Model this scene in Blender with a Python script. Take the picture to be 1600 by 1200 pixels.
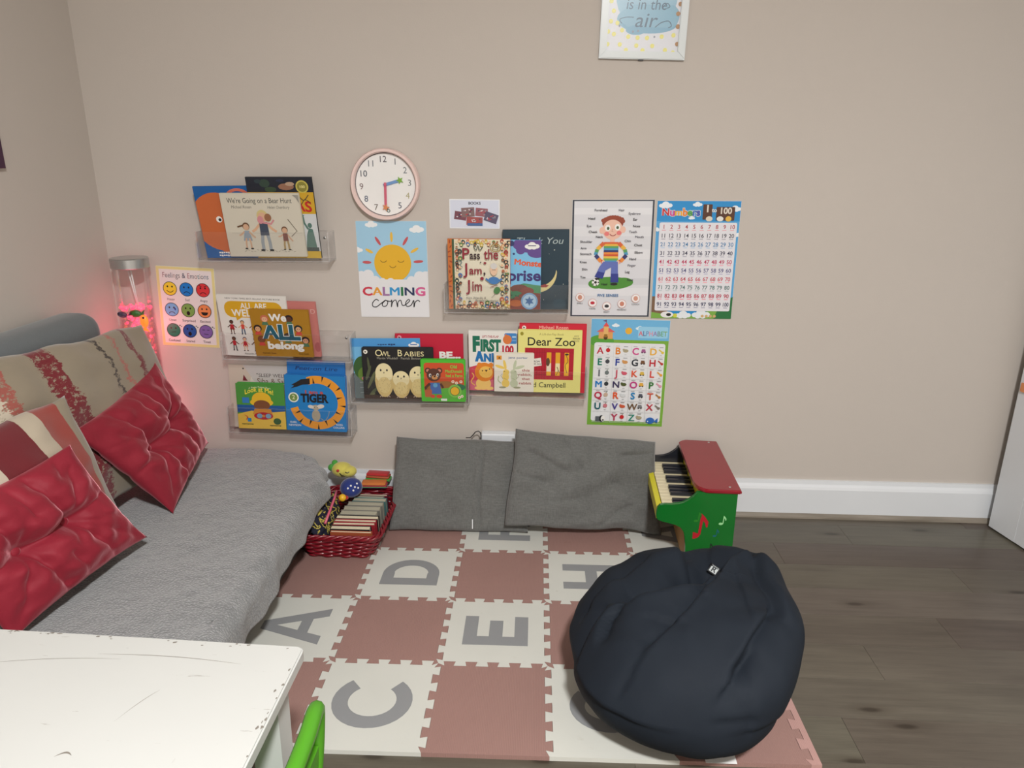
import bpy, bmesh, math, random
from mathutils import Vector, Matrix, noise
from mathutils.geometry import tessellate_polygon
random.seed(7)
for o in list(bpy.data.objects): bpy.data.objects.remove(o, do_unlink=True)
SC = bpy.context.scene; COL = SC.collection; PI = math.pi
def lin(c): return c/12.92 if c <= .04045 else ((c+.055)/1.055)**2.4
def rgb(r, g, b): return (lin(r/255), lin(g/255), lin(b/255))

# ------------------------------------------------------------------ camera
cam = bpy.data.objects.new('camera', bpy.data.cameras.new('camera')); COL.objects.link(cam)
cam.data.sensor_fit = 'HORIZONTAL'; cam.data.sensor_width = 36.0; cam.data.lens = 25.471
cam.data.clip_start = .02; cam.data.clip_end = 50
rt, up, fw = ((.998918,.046178,.005455), (-.018932,.296746,.954769), (-.042470,.953839,-.297299))
cam.matrix_world = Matrix(((rt[0],up[0],-fw[0],.02982),(rt[1],up[1],-fw[1],-2.20563),(rt[2],up[2],-fw[2],1.12328),(0,0,0,1)))
SC.camera = cam
# ------------------------------------------------------------------ light and exposure
W = bpy.data.worlds.new('world'); SC.world = W; W.use_nodes = True
W.node_tree.nodes['Background'].inputs[0].default_value = (.8,.85,1,1)
W.node_tree.nodes['Background'].inputs[1].default_value = .05
def area(name, loc, size, watts, col, rot=(0,0,0)):
    l = bpy.data.lights.new(name, 'AREA'); l.shape = 'DISK'; l.size = size; l.energy = watts; l.color = col
    o = bpy.data.objects.new(name, l); o.location = loc; o.rotation_euler = rot; COL.objects.link(o); return o
area('ceiling_light', (.35,-2.75,2.26), .24, 109, (1,.99,.975))
SC.cycles.transparent_max_bounces = 32
SC.view_settings.view_transform = 'Standard'; SC.view_settings.look = 'None'
SC.view_settings.exposure = 0.0; SC.view_settings.gamma = 1.0; SC.view_settings.use_curve_mapping = False

# ------------------------------------------------------------------ materials
class NT:
    def __init__(s, name):
        s.m = bpy.data.materials.new(name); s.m.use_nodes = True; s.t = s.m.node_tree
        s.b = s.t.nodes['Principled BSDF']; s.out = s.t.nodes['Material Output']
    def n(s, ty, **kw):
        x = s.t.nodes.new(ty)
        for k, v in kw.items():
            if k.startswith('i_'):
                x.inputs[k[2:].replace('_',' ')].default_value = v
            else: setattr(x, k, v)
        return x
    def l(s, a, b): s.t.links.new(a, b)
    def set(s, **kw):
        for k, v in kw.items(): s.b.inputs[k.replace('_',' ')].default_value = v
    def ramp(s, fac, stops, mode='LINEAR'):
        r = s.n('ShaderNodeValToRGB'); e = r.color_ramp.elements; r.color_ramp.interpolation = mode
        while len(e) < len(stops): e.new(.5)
        for i, (p, c) in enumerate(stops):
            e[i].position = p; e[i].color = (*c,1) if len(c) == 3 else c
        s.l(fac, r.inputs[0]); return r.outputs[0]
    def coord(s, kind='Object', scale=(1,1,1), rot=(0,0,0)):
        c = s.n('ShaderNodeTexCoord'); m = s.n('ShaderNodeMapping'); m.inputs['Scale'].default_value = scale; m.inputs['Rotation'].default_value = rot
        s.l(c.outputs[kind], m.inputs[0]); return m.outputs[0]
    def noise(s, vec, scale, detail=3, rough=.5):
        x = s.n('ShaderNodeTexNoise'); x.inputs['Scale'].default_value = scale; x.inputs['Detail'].default_value = detail; x.inputs['Roughness'].default_value = rough
        if vec is not None: s.l(vec, x.inputs['Vector'])
        return x.outputs['Fac']
    def bump(s, h, strength, dist):
        b = s.n('ShaderNodeBump'); b.inputs['Strength'].default_value = strength; b.inputs['Distance'].default_value = dist
        s.l(h, b.inputs['Height']); s.l(b.outputs[0], s.b.inputs['Normal'])
    def mix(s, fac, a, b):
        x = s.n('ShaderNodeMix', data_type='RGBA')
        for sock, v in ((x.inputs[0],fac),(x.inputs[6],a),(x.inputs[7],b)):
            if isinstance(v, (tuple,list)): sock.default_value = (*v,1)
            elif isinstance(v, (int,float)): sock.default_value = v
            else: s.l(v, sock)
        return x.outputs[2]
M = {}
def plain(name, col, rough=.5, metal=0, var=.06, vscale=30, bump=0, bscale=200, sheen=0, coat=0, spec=.5):
    t = NT(name); v = t.coord()
    f = t.noise(v, vscale)
    c = t.mix(f, tuple(x*(1-var) for x in col), tuple(min(1,x*(1+var)) for x in col))
    t.l(c, t.b.inputs['Base Color']); t.set(Roughness=rough, Metallic=metal)
    t.b.inputs['Specular IOR Level'].default_value = spec
    if bump: t.bump(t.noise(v, bscale, 4), .6, bump)
    if sheen: t.b.inputs['Sheen Weight'].default_value = sheen; t.b.inputs['Sheen Roughness'].default_value = .4
    if coat: t.b.inputs['Coat Weight'].default_value = coat; t.b.inputs['Coat Roughness'].default_value = .1
    M[name] = t.m; return t.m
plain('wall', (.55,.503,.457), .75, var=.025, vscale=2.5, bump=.0004, bscale=260, spec=.25)
plain('ceiling', (.8,.79,.77), .9, var=.02)
plain('white_gloss', (.73,.76,.79), .32, var=.02, vscale=8)
plain('door_white', (.68,.71,.74), .35, var=.015, vscale=6)
plain('paper', (.84,.84,.83), .55, var=.02)
plain('pages', rgb(214,204,178), .8, var=.08, vscale=60)
plain('black', (.012,.012,.014), .45)
plain('navy_black', (.012,.014,.022), .3)
plain('silver', (.52,.54,.55), .28, metal=1, var=.02)
plain('frame_white', (.66,.71,.72), .3, var=.02)
plain('clock_rim', rgb(232,206,200), .35, var=.02)
plain('pink', rgb(206,96,120), .4); plain('skyblue', rgb(110,150,200), .4); plain('leaf', rgb(120,170,60), .4); plain('apricot', rgb(216,140,90), .4)
plain('lacquer_red', rgb(140,24,38), .28, var=.05, coat=.3); plain('lacquer_green', rgb(8,104,34), .28, var=.05, coat=.3)
plain('lacquer_yellow', rgb(214,206,40), .35, var=.04); plain('key_cream', rgb(226,216,182), .4, var=.02)
plain('raw_wood', rgb(178,140,92), .6, var=.15, vscale=14)
plain('plastic_green', rgb(78,150,32), .35, var=.03)
plain('wicker', rgb(120,10,28), .38, var=.3, vscale=40, coat=.3)
plain('sofa_fabric', rgb(104,110,113), .9, var=.08, vscale=60, bump=.0006, bscale=500, sheen=.3)
plain('sofa_base', rgb(62,60,58), .9, var=.1, vscale=60, bump=.0006, bscale=500)
plain('chip', rgb(128,122,114), .8)
plain('plush_yellow', rgb(200,190,90), .95, sheen=.5, bump=.001, bscale=300); plain('plush_blue', rgb(36,52,120), .95, sheen=.4, bump=.001, bscale=300)
plain('plush_green', rgb(70,150,60), .95, sheen=.4); plain('plush_red', rgb(178,40,44), .9, sheen=.4); plain('ball_yellow', rgb(230,180,40), .4)

def fabric(name, col, weave=900, var=.12, rough=.92, sheen=.25, slub=True, fold=0):
    t = NT(name); v = t.coord(scale=(1,1,1))
    w1 = t.noise(t.coord(scale=(.15,1,1)), weave*.35, 3); w2 = t.noise(t.coord(scale=(1,1,.15)), weave*.35, 3)
    mm = t.n('ShaderNodeMath', operation='ADD'); t.l(w1, mm.inputs[0]); t.l(w2, mm.inputs[1])
    big = t.noise(v, 9, 3)
    a = t.mix(big, tuple(x*(1-var) for x in col), tuple(x*(1+var) for x in col))
    h = t.n('ShaderNodeMath', operation='MULTIPLY'); h.inputs[1].default_value = .5; t.l(mm.outputs[0], h.inputs[0])
    dark = t.ramp(h.outputs[0], [(.3,(.72,.72,.72)),(.7,(1.15,1.15,1.15))])
    x = t.n('ShaderNodeMix', data_type='RGBA', blend_type='MULTIPLY'); x.inputs[0].default_value = 1
    t.l(a, x.inputs[6]); t.l(dark, x.inputs[7]); t.l(x.outputs[2], t.b.inputs['Base Color'])
    t.set(Roughness=rough); t.b.inputs['Sheen Weight'].default_value = sheen; t.bump(h.outputs[0], .5, .0008)
    t.b.inputs['Specular IOR Level'].default_value = .3
    M[name] = t.m; return t.m
fabric('grey_linen', rgb(104,105,103))
# wrinkled black nylon of the bean bag
t = NT('nylon'); v = t.coord(); f = t.noise(v, 14, 4)
t.l(t.mix(f, rgb(24,30,39), rgb(30,37,46)), t.b.inputs['Base Color']); t.set(Roughness=.78); t.b.inputs['Specular IOR Level'].default_value = .22
t.bump(t.noise(v, 700, 3, .55), .2, .0006); M['nylon'] = t.m
# crushed red satin velvet
t = NT('red_velvet'); v = t.coord(); f = t.noise(v, 9, 3)
t.l(t.mix(f, rgb(126,27,43), rgb(152,42,57)), t.b.inputs['Base Color']); t.set(Roughness=.62); t.b.inputs['Specular IOR Level'].default_value = .25
t.b.inputs['Sheen Weight'].default_value = .8; t.b.inputs['Sheen Roughness'].default_value = .35; t.b.inputs['Sheen Tint'].default_value = (1,.45,.5,1)
t.bump(t.noise(v, 42, 5, .6), .5, .003); M['red_velvet'] = t.m
# sherpa fleece
t = NT('fleece'); v = t.coord()
vo = t.n('ShaderNodeTexVoronoi'); vo.inputs['Scale'].default_value = 190; t.l(v, vo.inputs['Vector'])
n1 = t.noise(v, 320, 4, .7); n2 = t.noise(v, 5, 3)
mm = t.n('ShaderNodeMath', operation='SUBTRACT'); t.l(n1, mm.inputs[0]); t.l(vo.outputs['Distance'], mm.inputs[1])
sm = t.ramp(mm.outputs[0], [(0,(.62,.62,.62)),(.4,(1.05,1.05,1.05))])
a = t.mix(n2, rgb(130,132,133), rgb(141,143,144))
x = t.n('ShaderNodeMix', data_type='RGBA', blend_type='MULTIPLY'); x.inputs[0].default_value = .6
t.l(a, x.inputs[6]); t.l(sm, x.inputs[7]); t.l(x.outputs[2], t.b.inputs['Base Color'])
t.set(Roughness=1); t.b.inputs['Sheen Weight'].default_value = .5; t.b.inputs['Specular IOR Level'].default_value = .1
t.bump(mm.outputs[0], .8, .003); M['fleece'] = t.m
# foam
def foam(name, col, ribs=True):
    t = NT(name); v = t.coord(); n = t.noise(v, 5, 4); g = t.noise(v, 170, 2)
    c = t.mix(n, tuple(x*.92 for x in col), tuple(x*1.06 for x in col))
    st = t.ramp(t.noise(v, 22, 5, .65), [(.66,(1,1,1)),(.74,(.86,.84,.8))])
    x = t.n('ShaderNodeMix', data_type='RGBA', blend_type='MULTIPLY'); x.inputs[0].default_value = .6
    t.l(c, x.inputs[6]); t.l(st, x.inputs[7]); t.l(x.outputs[2], t.b.inputs['Base Color'])
    t.set(Roughness=.6); t.b.inputs['Specular IOR Level'].default_value = .35
    if ribs:
        w = t.n('ShaderNodeTexWave', wave_type='BANDS', bands_direction='X'); w.inputs['Scale'].default_value = 90; t.l(v, w.inputs['Vector'])
        t.bump(w.outputs['Fac'], .35, .0008)
    else: t.bump(g, .3, .0005)
    M[name] = t.m
foam('foam_pink', rgb(152,119,112)); foam('foam_cream', rgb(203,204,197), False); foam('foam_grey', rgb(138,140,142), False); foam('foam_edge', rgb(180,142,136))
# laminate planks, world-space grain plus an offset for each plank
t = NT('plank'); ge = t.n('ShaderNodeNewGeometry'); oi = t.n('ShaderNodeObjectInfo')
ad = t.n('ShaderNodeVectorMath', operation='MULTIPLY_ADD'); cb = t.n('ShaderNodeCombineXYZ')
for i in range(3): t.l(oi.outputs['Random'], cb.inputs[i])
ad.inputs[1].default_value = (37,19,0); t.l(cb.outputs[0], ad.inputs[0]); t.l(ge.outputs['Position'], ad.inputs[2])
def mapped(scale):
    m = t.n('ShaderNodeMapping'); m.inputs['Scale'].default_value = scale; t.l(ad.outputs[0], m.inputs[0]); return m.outputs[0]
base = t.ramp(oi.outputs['Random'], [(0,rgb(88,79,73)),(.35,rgb(97,91,82)),(.65,rgb(94,90,80)),(1,rgb(100,91,85))])
g1 = t.noise(mapped((.9,11,1)), 5, 5, .6); g2 = t.noise(mapped((2.2,70,1)), 6, 4, .6); patch = t.noise(mapped((1,2.2,1)), 3, 3)
gr = t.ramp(g1, [(.3,(.80,.79,.77)),(.7,(1.1,1.1,1.08))]); gf = t.ramp(g2, [(.3,(.9,.9,.9)),(.7,(1.05,1.05,1.05))]); gp = t.ramp(patch, [(.35,(.88,.86,.84)),(.65,(1.08,1.08,1.05))])
def mul(a, b):
    x = t.n('ShaderNodeMix', data_type='RGBA', blend_type='MULTIPLY'); x.inputs[0].default_value = 1; t.l(a, x.inputs[6]); t.l(b, x.inputs[7]); return x.outputs[2]
vo = t.n('ShaderNodeTexVoronoi', voronoi_dimensions='2D'); vo.inputs['Scale'].default_value = 1.7; t.l(mapped((1,3.2,0)), vo.inputs['Vector'])
kn = t.ramp(vo.outputs['Distance'], [(.022,(.36,.32,.29)),(.05,(.8,.78,.76)),(.12,(1,1,1))])
t.l(mul(mul(mul(mul(base,gr),gf),gp),kn), t.b.inputs['Base Color']); t.set(Roughness=.3); t.b.inputs['Specular IOR Level'].default_value = .42
t.bump(g2, .12, .0006); M['plank'] = t.m
t = NT('bead_wood'); v = t.coord(scale=(1,8,8)); t.l(t.ramp(t.noise(v,6,4), [(.3,rgb(116,108,96)),(.7,rgb(146,138,126))]), t.b.inputs['Base Color']); t.set(Roughness=.5); M['bead_wood'] = t.m
# worn white table paint
t = NT('table_paint'); v = t.coord()
n = t.noise(v, 3, 4); sc = t.noise(t.coord(scale=(2.2,26,2)), 5, 5, .7); sc2 = t.noise(t.coord(scale=(20,3,2), rot=(0,0,.5)), 5, 5, .7)
m1 = t.ramp(sc, [(.685,(0,0,0)),(.70,(1,1,1))]); m2 = t.ramp(sc2, [(.715,(0,0,0)),(.73,(1,1,1))])
mx = t.n('ShaderNodeMath', operation='MAXIMUM'); t.l(m1, mx.inputs[0]); t.l(m2, mx.inputs[1])
sf = t.n('ShaderNodeMath', operation='MULTIPLY'); sf.inputs[1].default_value = .5; t.l(mx.outputs[0], sf.inputs[0])
base = t.mix(n, (.55,.56,.54), (.60,.61,.595)); pk = t.ramp(t.noise(v, 4.5, 2), [(.66,(0,0,0)),(.8,(.35,.35,.35))])
base = t.mix(pk, base, (.70,.61,.59))
t.l(t.mix(sf.outputs[0], base, rgb(128,120,112)), t.b.inputs['Base Color']); t.set(Roughness=.38); M['table_paint'] = t.m
# clear acrylic: a sheet one sees through, with a sheen at grazing angles
def clear(name, tint, gloss=.12, rough=.05):
    t = NT(name); tr = t.n('ShaderNodeBsdfTransparent'); tr.inputs[0].default_value = (*tint,1)
    gl = t.n('ShaderNodeBsdfGlossy'); gl.inputs['Roughness'].default_value = rough; gl.inputs[0].default_value = (.95,.96,.97,1)
    fr = t.n('ShaderNodeFresnel'); fr.inputs[0].default_value = 1.45
    ma = t.n('ShaderNodeMath', operation='MULTIPLY_ADD'); ma.inputs[1].default_value = .4; ma.inputs[2].default_value = gloss*.12; t.l(fr.outputs[0], ma.inputs[0])
    mi = t.n('ShaderNodeMixShader'); t.l(ma.outputs[0], mi.inputs[0]); t.l(tr.outputs[0], mi.inputs[1]); t.l(gl.outputs[0], mi.inputs[2])
    t.l(mi.outputs[0], t.out.inputs[0]); t.t.nodes.remove(t.b); M[name] = t.m; return t
clear('acrylic', (.993,.993,.995)); clear('tube_glass', (.985,.98,.985)); clear('water', (1,.96,.965))
t = NT('acrylic_edge'); t.set(Roughness=.25); t.b.inputs['Base Color'].default_value = (.72,.71,.70,1)
tr = t.n('ShaderNodeBsdfTransparent'); mi = t.n('ShaderNodeMixShader'); mi.inputs[0].default_value = .35
t.l(tr.outputs[0], mi.inputs[1]); t.l(t.b.outputs[0], mi.inputs[2]); t.l(mi.outputs[0], t.out.inputs[0]); M['acrylic_edge'] = t.m
# printed ink: colour comes with the printed shapes
for nm, ro in (('ink',.5),('ink_gloss',.3)):
    t = NT(nm); a = t.n('ShaderNodeVertexColor'); a.layer_name = 'Col'; t.l(a.outputs[0], t.b.inputs['Base Color']); t.set(Roughness=ro); M[nm] = t.m
def emis(name, col, s, base=(.1,.02,.02)):
    t = NT(name); t.set(Roughness=.3); t.b.inputs['Base Color'].default_value = (*base,1); t.b.inputs['Emission Color'].default_value = (*col,1); t.b.inputs['Emission Strength'].default_value = s; M[name] = t.m
emis('bubble_glow', (1,.05,.12), 1.6, (.8,.2,.25)); emis('fish_orange', (1,.22,.02), .85, (.8,.25,.03)); plain('fish_green', rgb(40,120,50), .4); plain('fish_blue', rgb(60,80,110), .4)
# striped upholstery prints
def stripes(name, stops, scale, axis, warp=.02, ragged=.5, flake=None):
    t = NT(name); uv = t.n('ShaderNodeUVMap'); s = t.n('ShaderNodeSeparateXYZ'); t.l(uv.outputs[0], s.inputs[0])
    n = t.noise(uv.outputs[0], 22, 5, .7); n2 = t.noise(uv.outputs[0], 3, 2)
    a = t.n('ShaderNodeMath', operation='MULTIPLY_ADD'); a.inputs[1].default_value = warp*ragged; t.l(n, a.inputs[0]); t.l(s.outputs[axis], a.inputs[2])
    b = t.n('ShaderNodeMath', operation='MULTIPLY_ADD'); b.inputs[1].default_value = warp; t.l(n2, b.inputs[0]); t.l(a.outputs[0], b.inputs[2])
    c = t.ramp(b.outputs[0], stops, 'CONSTANT')
    if flake: c = t.mix(t.ramp(t.noise(uv.outputs[0], 34, 6, .8), [(.54,(0,0,0)),(.57,(1,1,1))]), c, flake)
    t.l(c, t.b.inputs['Base Color']); t.set(Roughness=.6); t.b.inputs['Sheen Weight'].default_value = .3
    t.bump(t.noise(uv.outputs[0], 120, 3), .3, .001); M[name] = t.m
be = rgb(144,133,114); dr = rgb(112,16,30); rd = rgb(158,62,56); bk = rgb(58,48,42); cr = rgb(198,188,170)
stripes('stripe_beige', [(0,cr),(.05,bk),(.075,cr),(.15,rgb(158,84,74)),(.20,be),(.36,dr),(.46,be),(.70,bk),(.72,be),(.78,rgb(168,100,90)),(.80,be),(.885,dr),(.915,be)], 1, 0, .07, 1.6, be)
stripes('stripe_red', [(0,dr),(.10,cr),(.26,rgb(168,150,124)),(.36,cr),(.46,rgb(104,12,26)),(.68,rgb(184,172,152)),(.79,rgb(148,60,52)),(.93,be)], 1, 0, .03, .3)
t = NT('cloth_pattern'); v = t.coord(); vo = t.n('ShaderNodeTexVoronoi'); vo.inputs['Scale'].default_value = 38; t.l(v, vo.inputs['Vector'])
t.l(t.ramp(t.noise(v, 42, 3), [(.0,rgb(20,22,44)),(.52,rgb(196,180,84)),(.58,rgb(26,26,34)),(.68,rgb(210,204,180))], 'CONSTANT'), t.b.inputs['Base Color']); t.set(Roughness=.8); M['cloth_pattern'] = t.m
t = NT('rainbow_cloth'); v = t.coord(); s = t.n('ShaderNodeSeparateXYZ'); t.l(v, s.inputs[0]); mm = t.n('ShaderNodeMath', operation='MULTIPLY_ADD'); mm.inputs[1].default_value = 70; mm.inputs[2].default_value = .1
t.l(s.outputs[2], mm.inputs[0]); t.l(t.ramp(mm.outputs[0], [(0,rgb(120,60,120)),(.2,rgb(60,80,130)),(.36,rgb(110,150,70)),(.5,rgb(30,30,34)),(.58,rgb(190,60,90)),(.8,rgb(206,120,60))], 'CONSTANT'), t.b.inputs['Base Color']); t.set(Roughness=.9); M['rainbow_cloth'] = t.m

# ------------------------------------------------------------------ object helpers
def link(name, me, mat, parent=None, loc=None):
    o = bpy.data.objects.new(name, me); COL.objects.link(o)
    if mat is not None:
        for m in (mat if isinstance(mat, (list,tuple)) else [mat]): me.materials.append(M[m])
    if parent: o.parent = parent
    if loc: o.location = loc
    return o
def obj(name, bm, mat, parent=None, loc=None, smooth=False, angle=None):
    me = bpy.data.meshes.new(name); bmesh.ops.recalc_face_normals(bm, faces=bm.faces); bm.to_mesh(me); bm.free()
    if smooth:
        me.polygons.foreach_set('use_smooth', [True]*len(me.polygons))
        if angle: me.set_sharp_from_angle(angle=math.radians(angle))
    return link(name, me, mat, parent, loc)
def thing(name, label, cat, loc=(0,0,0), rot=(0,0,0), group=None, order='XYZ'):
    o = bpy.data.objects.new(name, None); COL.objects.link(o); o.empty_display_size = .05
    o.location = loc; o.rotation_mode = order; o.rotation_euler = rot; return tag(o, label, cat, group)
def tag(o, label, cat, group=None):
    o['label'] = label; o['category'] = cat
    if group: o['group'] = group
    return o
def struct(o, label=None):
    o['kind'] = 'structure'
    if label: o['label'] = label
    return o
def box(bm, a, b, bev=0, seg=2):
    t = bmesh.new(); bmesh.ops.create_cube(t, size=1)
    for v in t.verts: v.co = Vector([(a[i]+b[i])/2 + v.co[i]*(b[i]-a[i]) for i in range(3)])
    if bev: bmesh.ops.bevel(t, geom=list(t.edges), offset=bev, segments=seg, affect='EDGES', profile=.5)
    merge(bm, t)
def merge(bm, t):
    me = bpy.data.meshes.new('tmp'); t.to_mesh(me); t.free(); bm.from_mesh(me); bpy.data.meshes.remove(me)
def B(): return bmesh.new()
def boxobj(name, a, b, mat, parent=None, bev=0, seg=2):
    bm = B(); box(bm, a, b, bev, seg); return obj(name, bm, mat, parent)
def prism(bm, pts, f0, f1):
    """outline pts (2d) between two maps f0(p), f1(p) -> 3d"""
    a = [bm.verts.new(f0(p)) for p in pts]; b = [bm.verts.new(f1(p)) for p in pts]
    bm.faces.new(a); bm.faces.new(b[::-1]); n = len(pts)
    for i in range(n): bm.faces.new((a[i], a[(i+1)%n], b[(i+1)%n], b[i]))
def tube(bm, pts, r, seg=8, closed=False, cap=True):
    pts = [Vector(p) for p in pts]; n = len(pts); rings = []
    rr = r if callable(r) else (lambda i: r)
    up_ = None
    for i, p in enumerate(pts):
        d = (pts[(i+1) % n]-pts[i-1]) if closed else (pts[min(i+1,n-1)]-pts[max(i-1,0)])
        d.normalize()
        if up_ is None: up_ = d.orthogonal().normalized()
        up_ = (up_ - d*up_.dot(d)).normalized(); s = d.cross(up_)
        rings.append([bm.verts.new(p + (up_*math.cos(2*PI*k/seg)+s*math.sin(2*PI*k/seg))*rr(i)) for k in range(seg)])
    for i in range(n if closed else n-1):
        a, b = rings[i], rings[(i+1) % n]
        for k in range(seg): bm.faces.new((a[k], a[(k+1)%seg], b[(k+1)%seg], b[k]))
    if cap and not closed: bm.faces.new(rings[0][::-1]); bm.faces.new(rings[-1])
def lathe(bm, prof, seg=32, axis='z', c=(0,0,0)):
    rings = []
    for r, h in prof:
        ring = []
        for k in range(seg):
            a = 2*PI*k/seg
            p = (r*math.cos(a), r*math.sin(a), h) if axis == 'z' else (r*math.cos(a), -h, r*math.sin(a))
            ring.append(bm.verts.new((p[0]+c[0], p[1]+c[1], p[2]+c[2])))
        rings.append(ring)
    for a, b in zip(rings, rings[1:]):
        for k in range(seg): bm.faces.new((a[k], a[(k+1)%seg], b[(k+1)%seg], b[k]))
    if prof[0][0] > 1e-6: bm.faces.new(rings[0][::-1])
    if prof[-1][0] > 1e-6: bm.faces.new(rings[-1])
    bmesh.ops.remove_doubles(bm, verts=bm.verts, dist=1e-6)
def ball(bm, c, r, sx=1, sy=1, sz=1, u=16, v=10):
    t = B(); bmesh.ops.create_uvsphere(t, u_segments=u, v_segments=v, radius=r)
    for q in t.verts: q.co = Vector((q.co.x*sx+c[0], q.co.y*sy+c[1], q.co.z*sz+c[2]))
    merge(bm, t)
def rrect(x0, y0, x1, y1, r, n=4):
    if r <= 0: return [(x0,y0),(x1,y0),(x1,y1),(x0,y1)]
    out = []
    for cx, cy, a in ((x1-r,y0+r,-PI/2),(x1-r,y1-r,0),(x0+r,y1-r,PI/2),(x0+r,y0+r,PI)):
        for k in range(n+1): out.append((cx+r*math.cos(a+PI/2*k/n), cy+r*math.sin(a+PI/2*k/n)))
    return out

# ------------------------------------------------------------------ flat print: coloured shapes and lettering as thin ink layers
_gl = {}
def _textmesh(s, bold):
    cu = bpy.data.curves.new('t', 'FONT'); cu.body = s; cu.size = 1; cu.offset = bold; cu.resolution_u = 3; cu.fill_mode = 'FRONT'
    o = bpy.data.objects.new('t', cu); COL.objects.link(o); dg = bpy.context.evaluated_depsgraph_get(); dg.update()
    e = o.evaluated_get(dg); me = e.to_mesh(); me.calc_loop_triangles()
    vs = [(v.co.x, v.co.y) for v in me.vertices]; ts = [tuple(t.vertices) for t in me.loop_triangles]
    e.to_mesh_clear(); bpy.data.objects.remove(o); bpy.data.curves.remove(cu); return vs, ts
def glyph(c, bold):
    k = (c, bold)
    if k not in _gl:
        vs, ts = _textmesh(c, bold); v2, _ = _textmesh(c+c, bold)
        w = lambda v: (max(p[0] for p in v)-min(p[0] for p in v)) if v else .3
        _gl[k] = (vs, ts, (w(v2)-w(vs)) if vs else .3)
    return _gl[k]
CAP = None
class Art:
    def __init__(s, w, h, bg=None, gloss=False):
        s.k = w/100; s.H = 100*h/w; s.v = []; s.f = []; s.c = []; s.z = 0; s.mat = 'ink_gloss' if gloss else 'ink'
        s.M = Matrix.Identity(3)
        if bg: s.rect(.3,.3,99.7,s.H-.3,bg)
    def _tri(s, pts, tris, col):
        c = tuple(lin(q/255) for q in col)
        for t in tris:
            P = [pts[i] for i in t]
            if any(q[0] < .2 or q[0] > 99.8 or q[1] < .2 or q[1] > s.H-.2 for q in P):
                for ax, lim, sg in ((0,.2,1),(0,99.8,-1),(1,.2,1),(1,s.H-.2,-1)):
                    o = []
                    for i in range(len(P)):
                        a, b = P[i-1], P[i]; da, db = (a[ax]-lim)*sg, (b[ax]-lim)*sg
                        if (da >= 0) != (db >= 0):
                            u = da/(da-db); o.append((a[0]+u*(b[0]-a[0]), a[1]+u*(b[1]-a[1])))
                        if db >= 0: o.append(b)
                    P = o
                    if len(P) < 3: break
                if len(P) < 3: continue
            ar = sum(P[i-1][0]*P[i][1]-P[i][0]*P[i-1][1] for i in range(len(P)))
            if abs(ar) < 1e-7: continue
            if ar > 0: P = P[::-1]
            n = len(s.v)
            for q in P: s.v.append(((q[0]-50)*s.k, -s.z, (s.H-q[1])*s.k))
            s.f.append(tuple(range(n, n+len(P)))); s.c.append(c)
    def lay(s): s.z += .00003
    def poly(s, pts, col):
        s.lay(); t = tessellate_polygon([[Vector((p[0],p[1],0)) for p in pts]]); s._tri(pts, t, col)
    def rect(s, x0, y0, x1, y1, col, r=0): s.poly(rrect(x0,y0,x1,y1,r), col)
    def ell(s, cx, cy, rx, ry, col, rot=0, a0=0, a1=360, n=28):
        a = math.radians(rot); P = []
        for i in range(n+1):
            q = math.radians(a0+(a1-a0)*i/n); x, y = rx*math.cos(q), ry*math.sin(q)
            P.append((cx+x*math.cos(a)-y*math.sin(a), cy+x*math.sin(a)+y*math.cos(a)))
        if a1-a0 >= 360: P.pop()
        s.poly(P, col)
    def line(s, pts, w, col, closed=False):
        s.lay(); n = len(pts); L = []; R = []
        for i in range(n):
            a = pts[i-1] if (i or closed) else pts[0]; b = pts[(i+1) % n] if (i < n-1 or closed) else pts[-1]
            d = math.hypot(b[0]-a[0], b[1]-a[1]) or 1; nx, ny = -(b[1]-a[1])/d*w/2, (b[0]-a[0])/d*w/2
            L.append((pts[i][0]+nx, pts[i][1]+ny)); R.append((pts[i][0]-nx, pts[i][1]-ny))
        T = []
        for i in range(n if closed else n-1):
            j = (i+1) % n; T += [(i,j,n+j),(i,n+j,n+i)]
        s._tri(L+R, T, col)
    def arc(s, cx, cy, rx, ry, a0, a1, w, col, n=16):
        s.line([(cx+rx*math.cos(math.radians(a0+(a1-a0)*i/n)), cy+ry*math.sin(math.radians(a0+(a1-a0)*i/n))) for i in range(n+1)], w, col)
    def spline(s, pts, w, col, n=6):
        o = []
        for i in range(len(pts)-1):
            p0, p1, p2, p3 = pts[max(i-1,0)], pts[i], pts[i+1], pts[min(i+2,len(pts)-1)]
            for k in range(n):
                t = k/n; o.append(tuple(.5*(2*p1[j]+(p2[j]-p0[j])*t+(2*p0[j]-5*p1[j]+4*p2[j]-p3[j])*t*t+(3*p1[j]-p0[j]-3*p2[j]+p3[j])*t**3) for j in (0,1)))
        s.line(o+[pts[-1]], w, col)
    def bars(s, x, y, w, col, h=1.1):   # lettering too small to read in the photograph
        n = max(2,int(w/3))
        for i in range(n): s.rect(x-w/2+w*i/n, y-h, x-w/2+w*(i+.8)/n, y+(h*.3 if i%3==1 else 0), col)
    def cloud(s, x, y, r, col):
        for dx, dy, q in ((-1,.15,.6),(0,-.2,.85),(1,.1,.65),(.4,.35,.6),(-.5,.4,.55)): s.ell(x+dx*r, y+dy*r, q*r, q*r*.75, col, n=14)
    def star(s, x, y, r, col, n=5, inner=.45, rot=0):
        s.poly([(x+(r if i%2==0 else r*inner)*math.sin(PI*i/n+rot), y-(r if i%2==0 else r*inner)*math.cos(PI*i/n+rot)) for i in range(2*n)], col)
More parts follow.
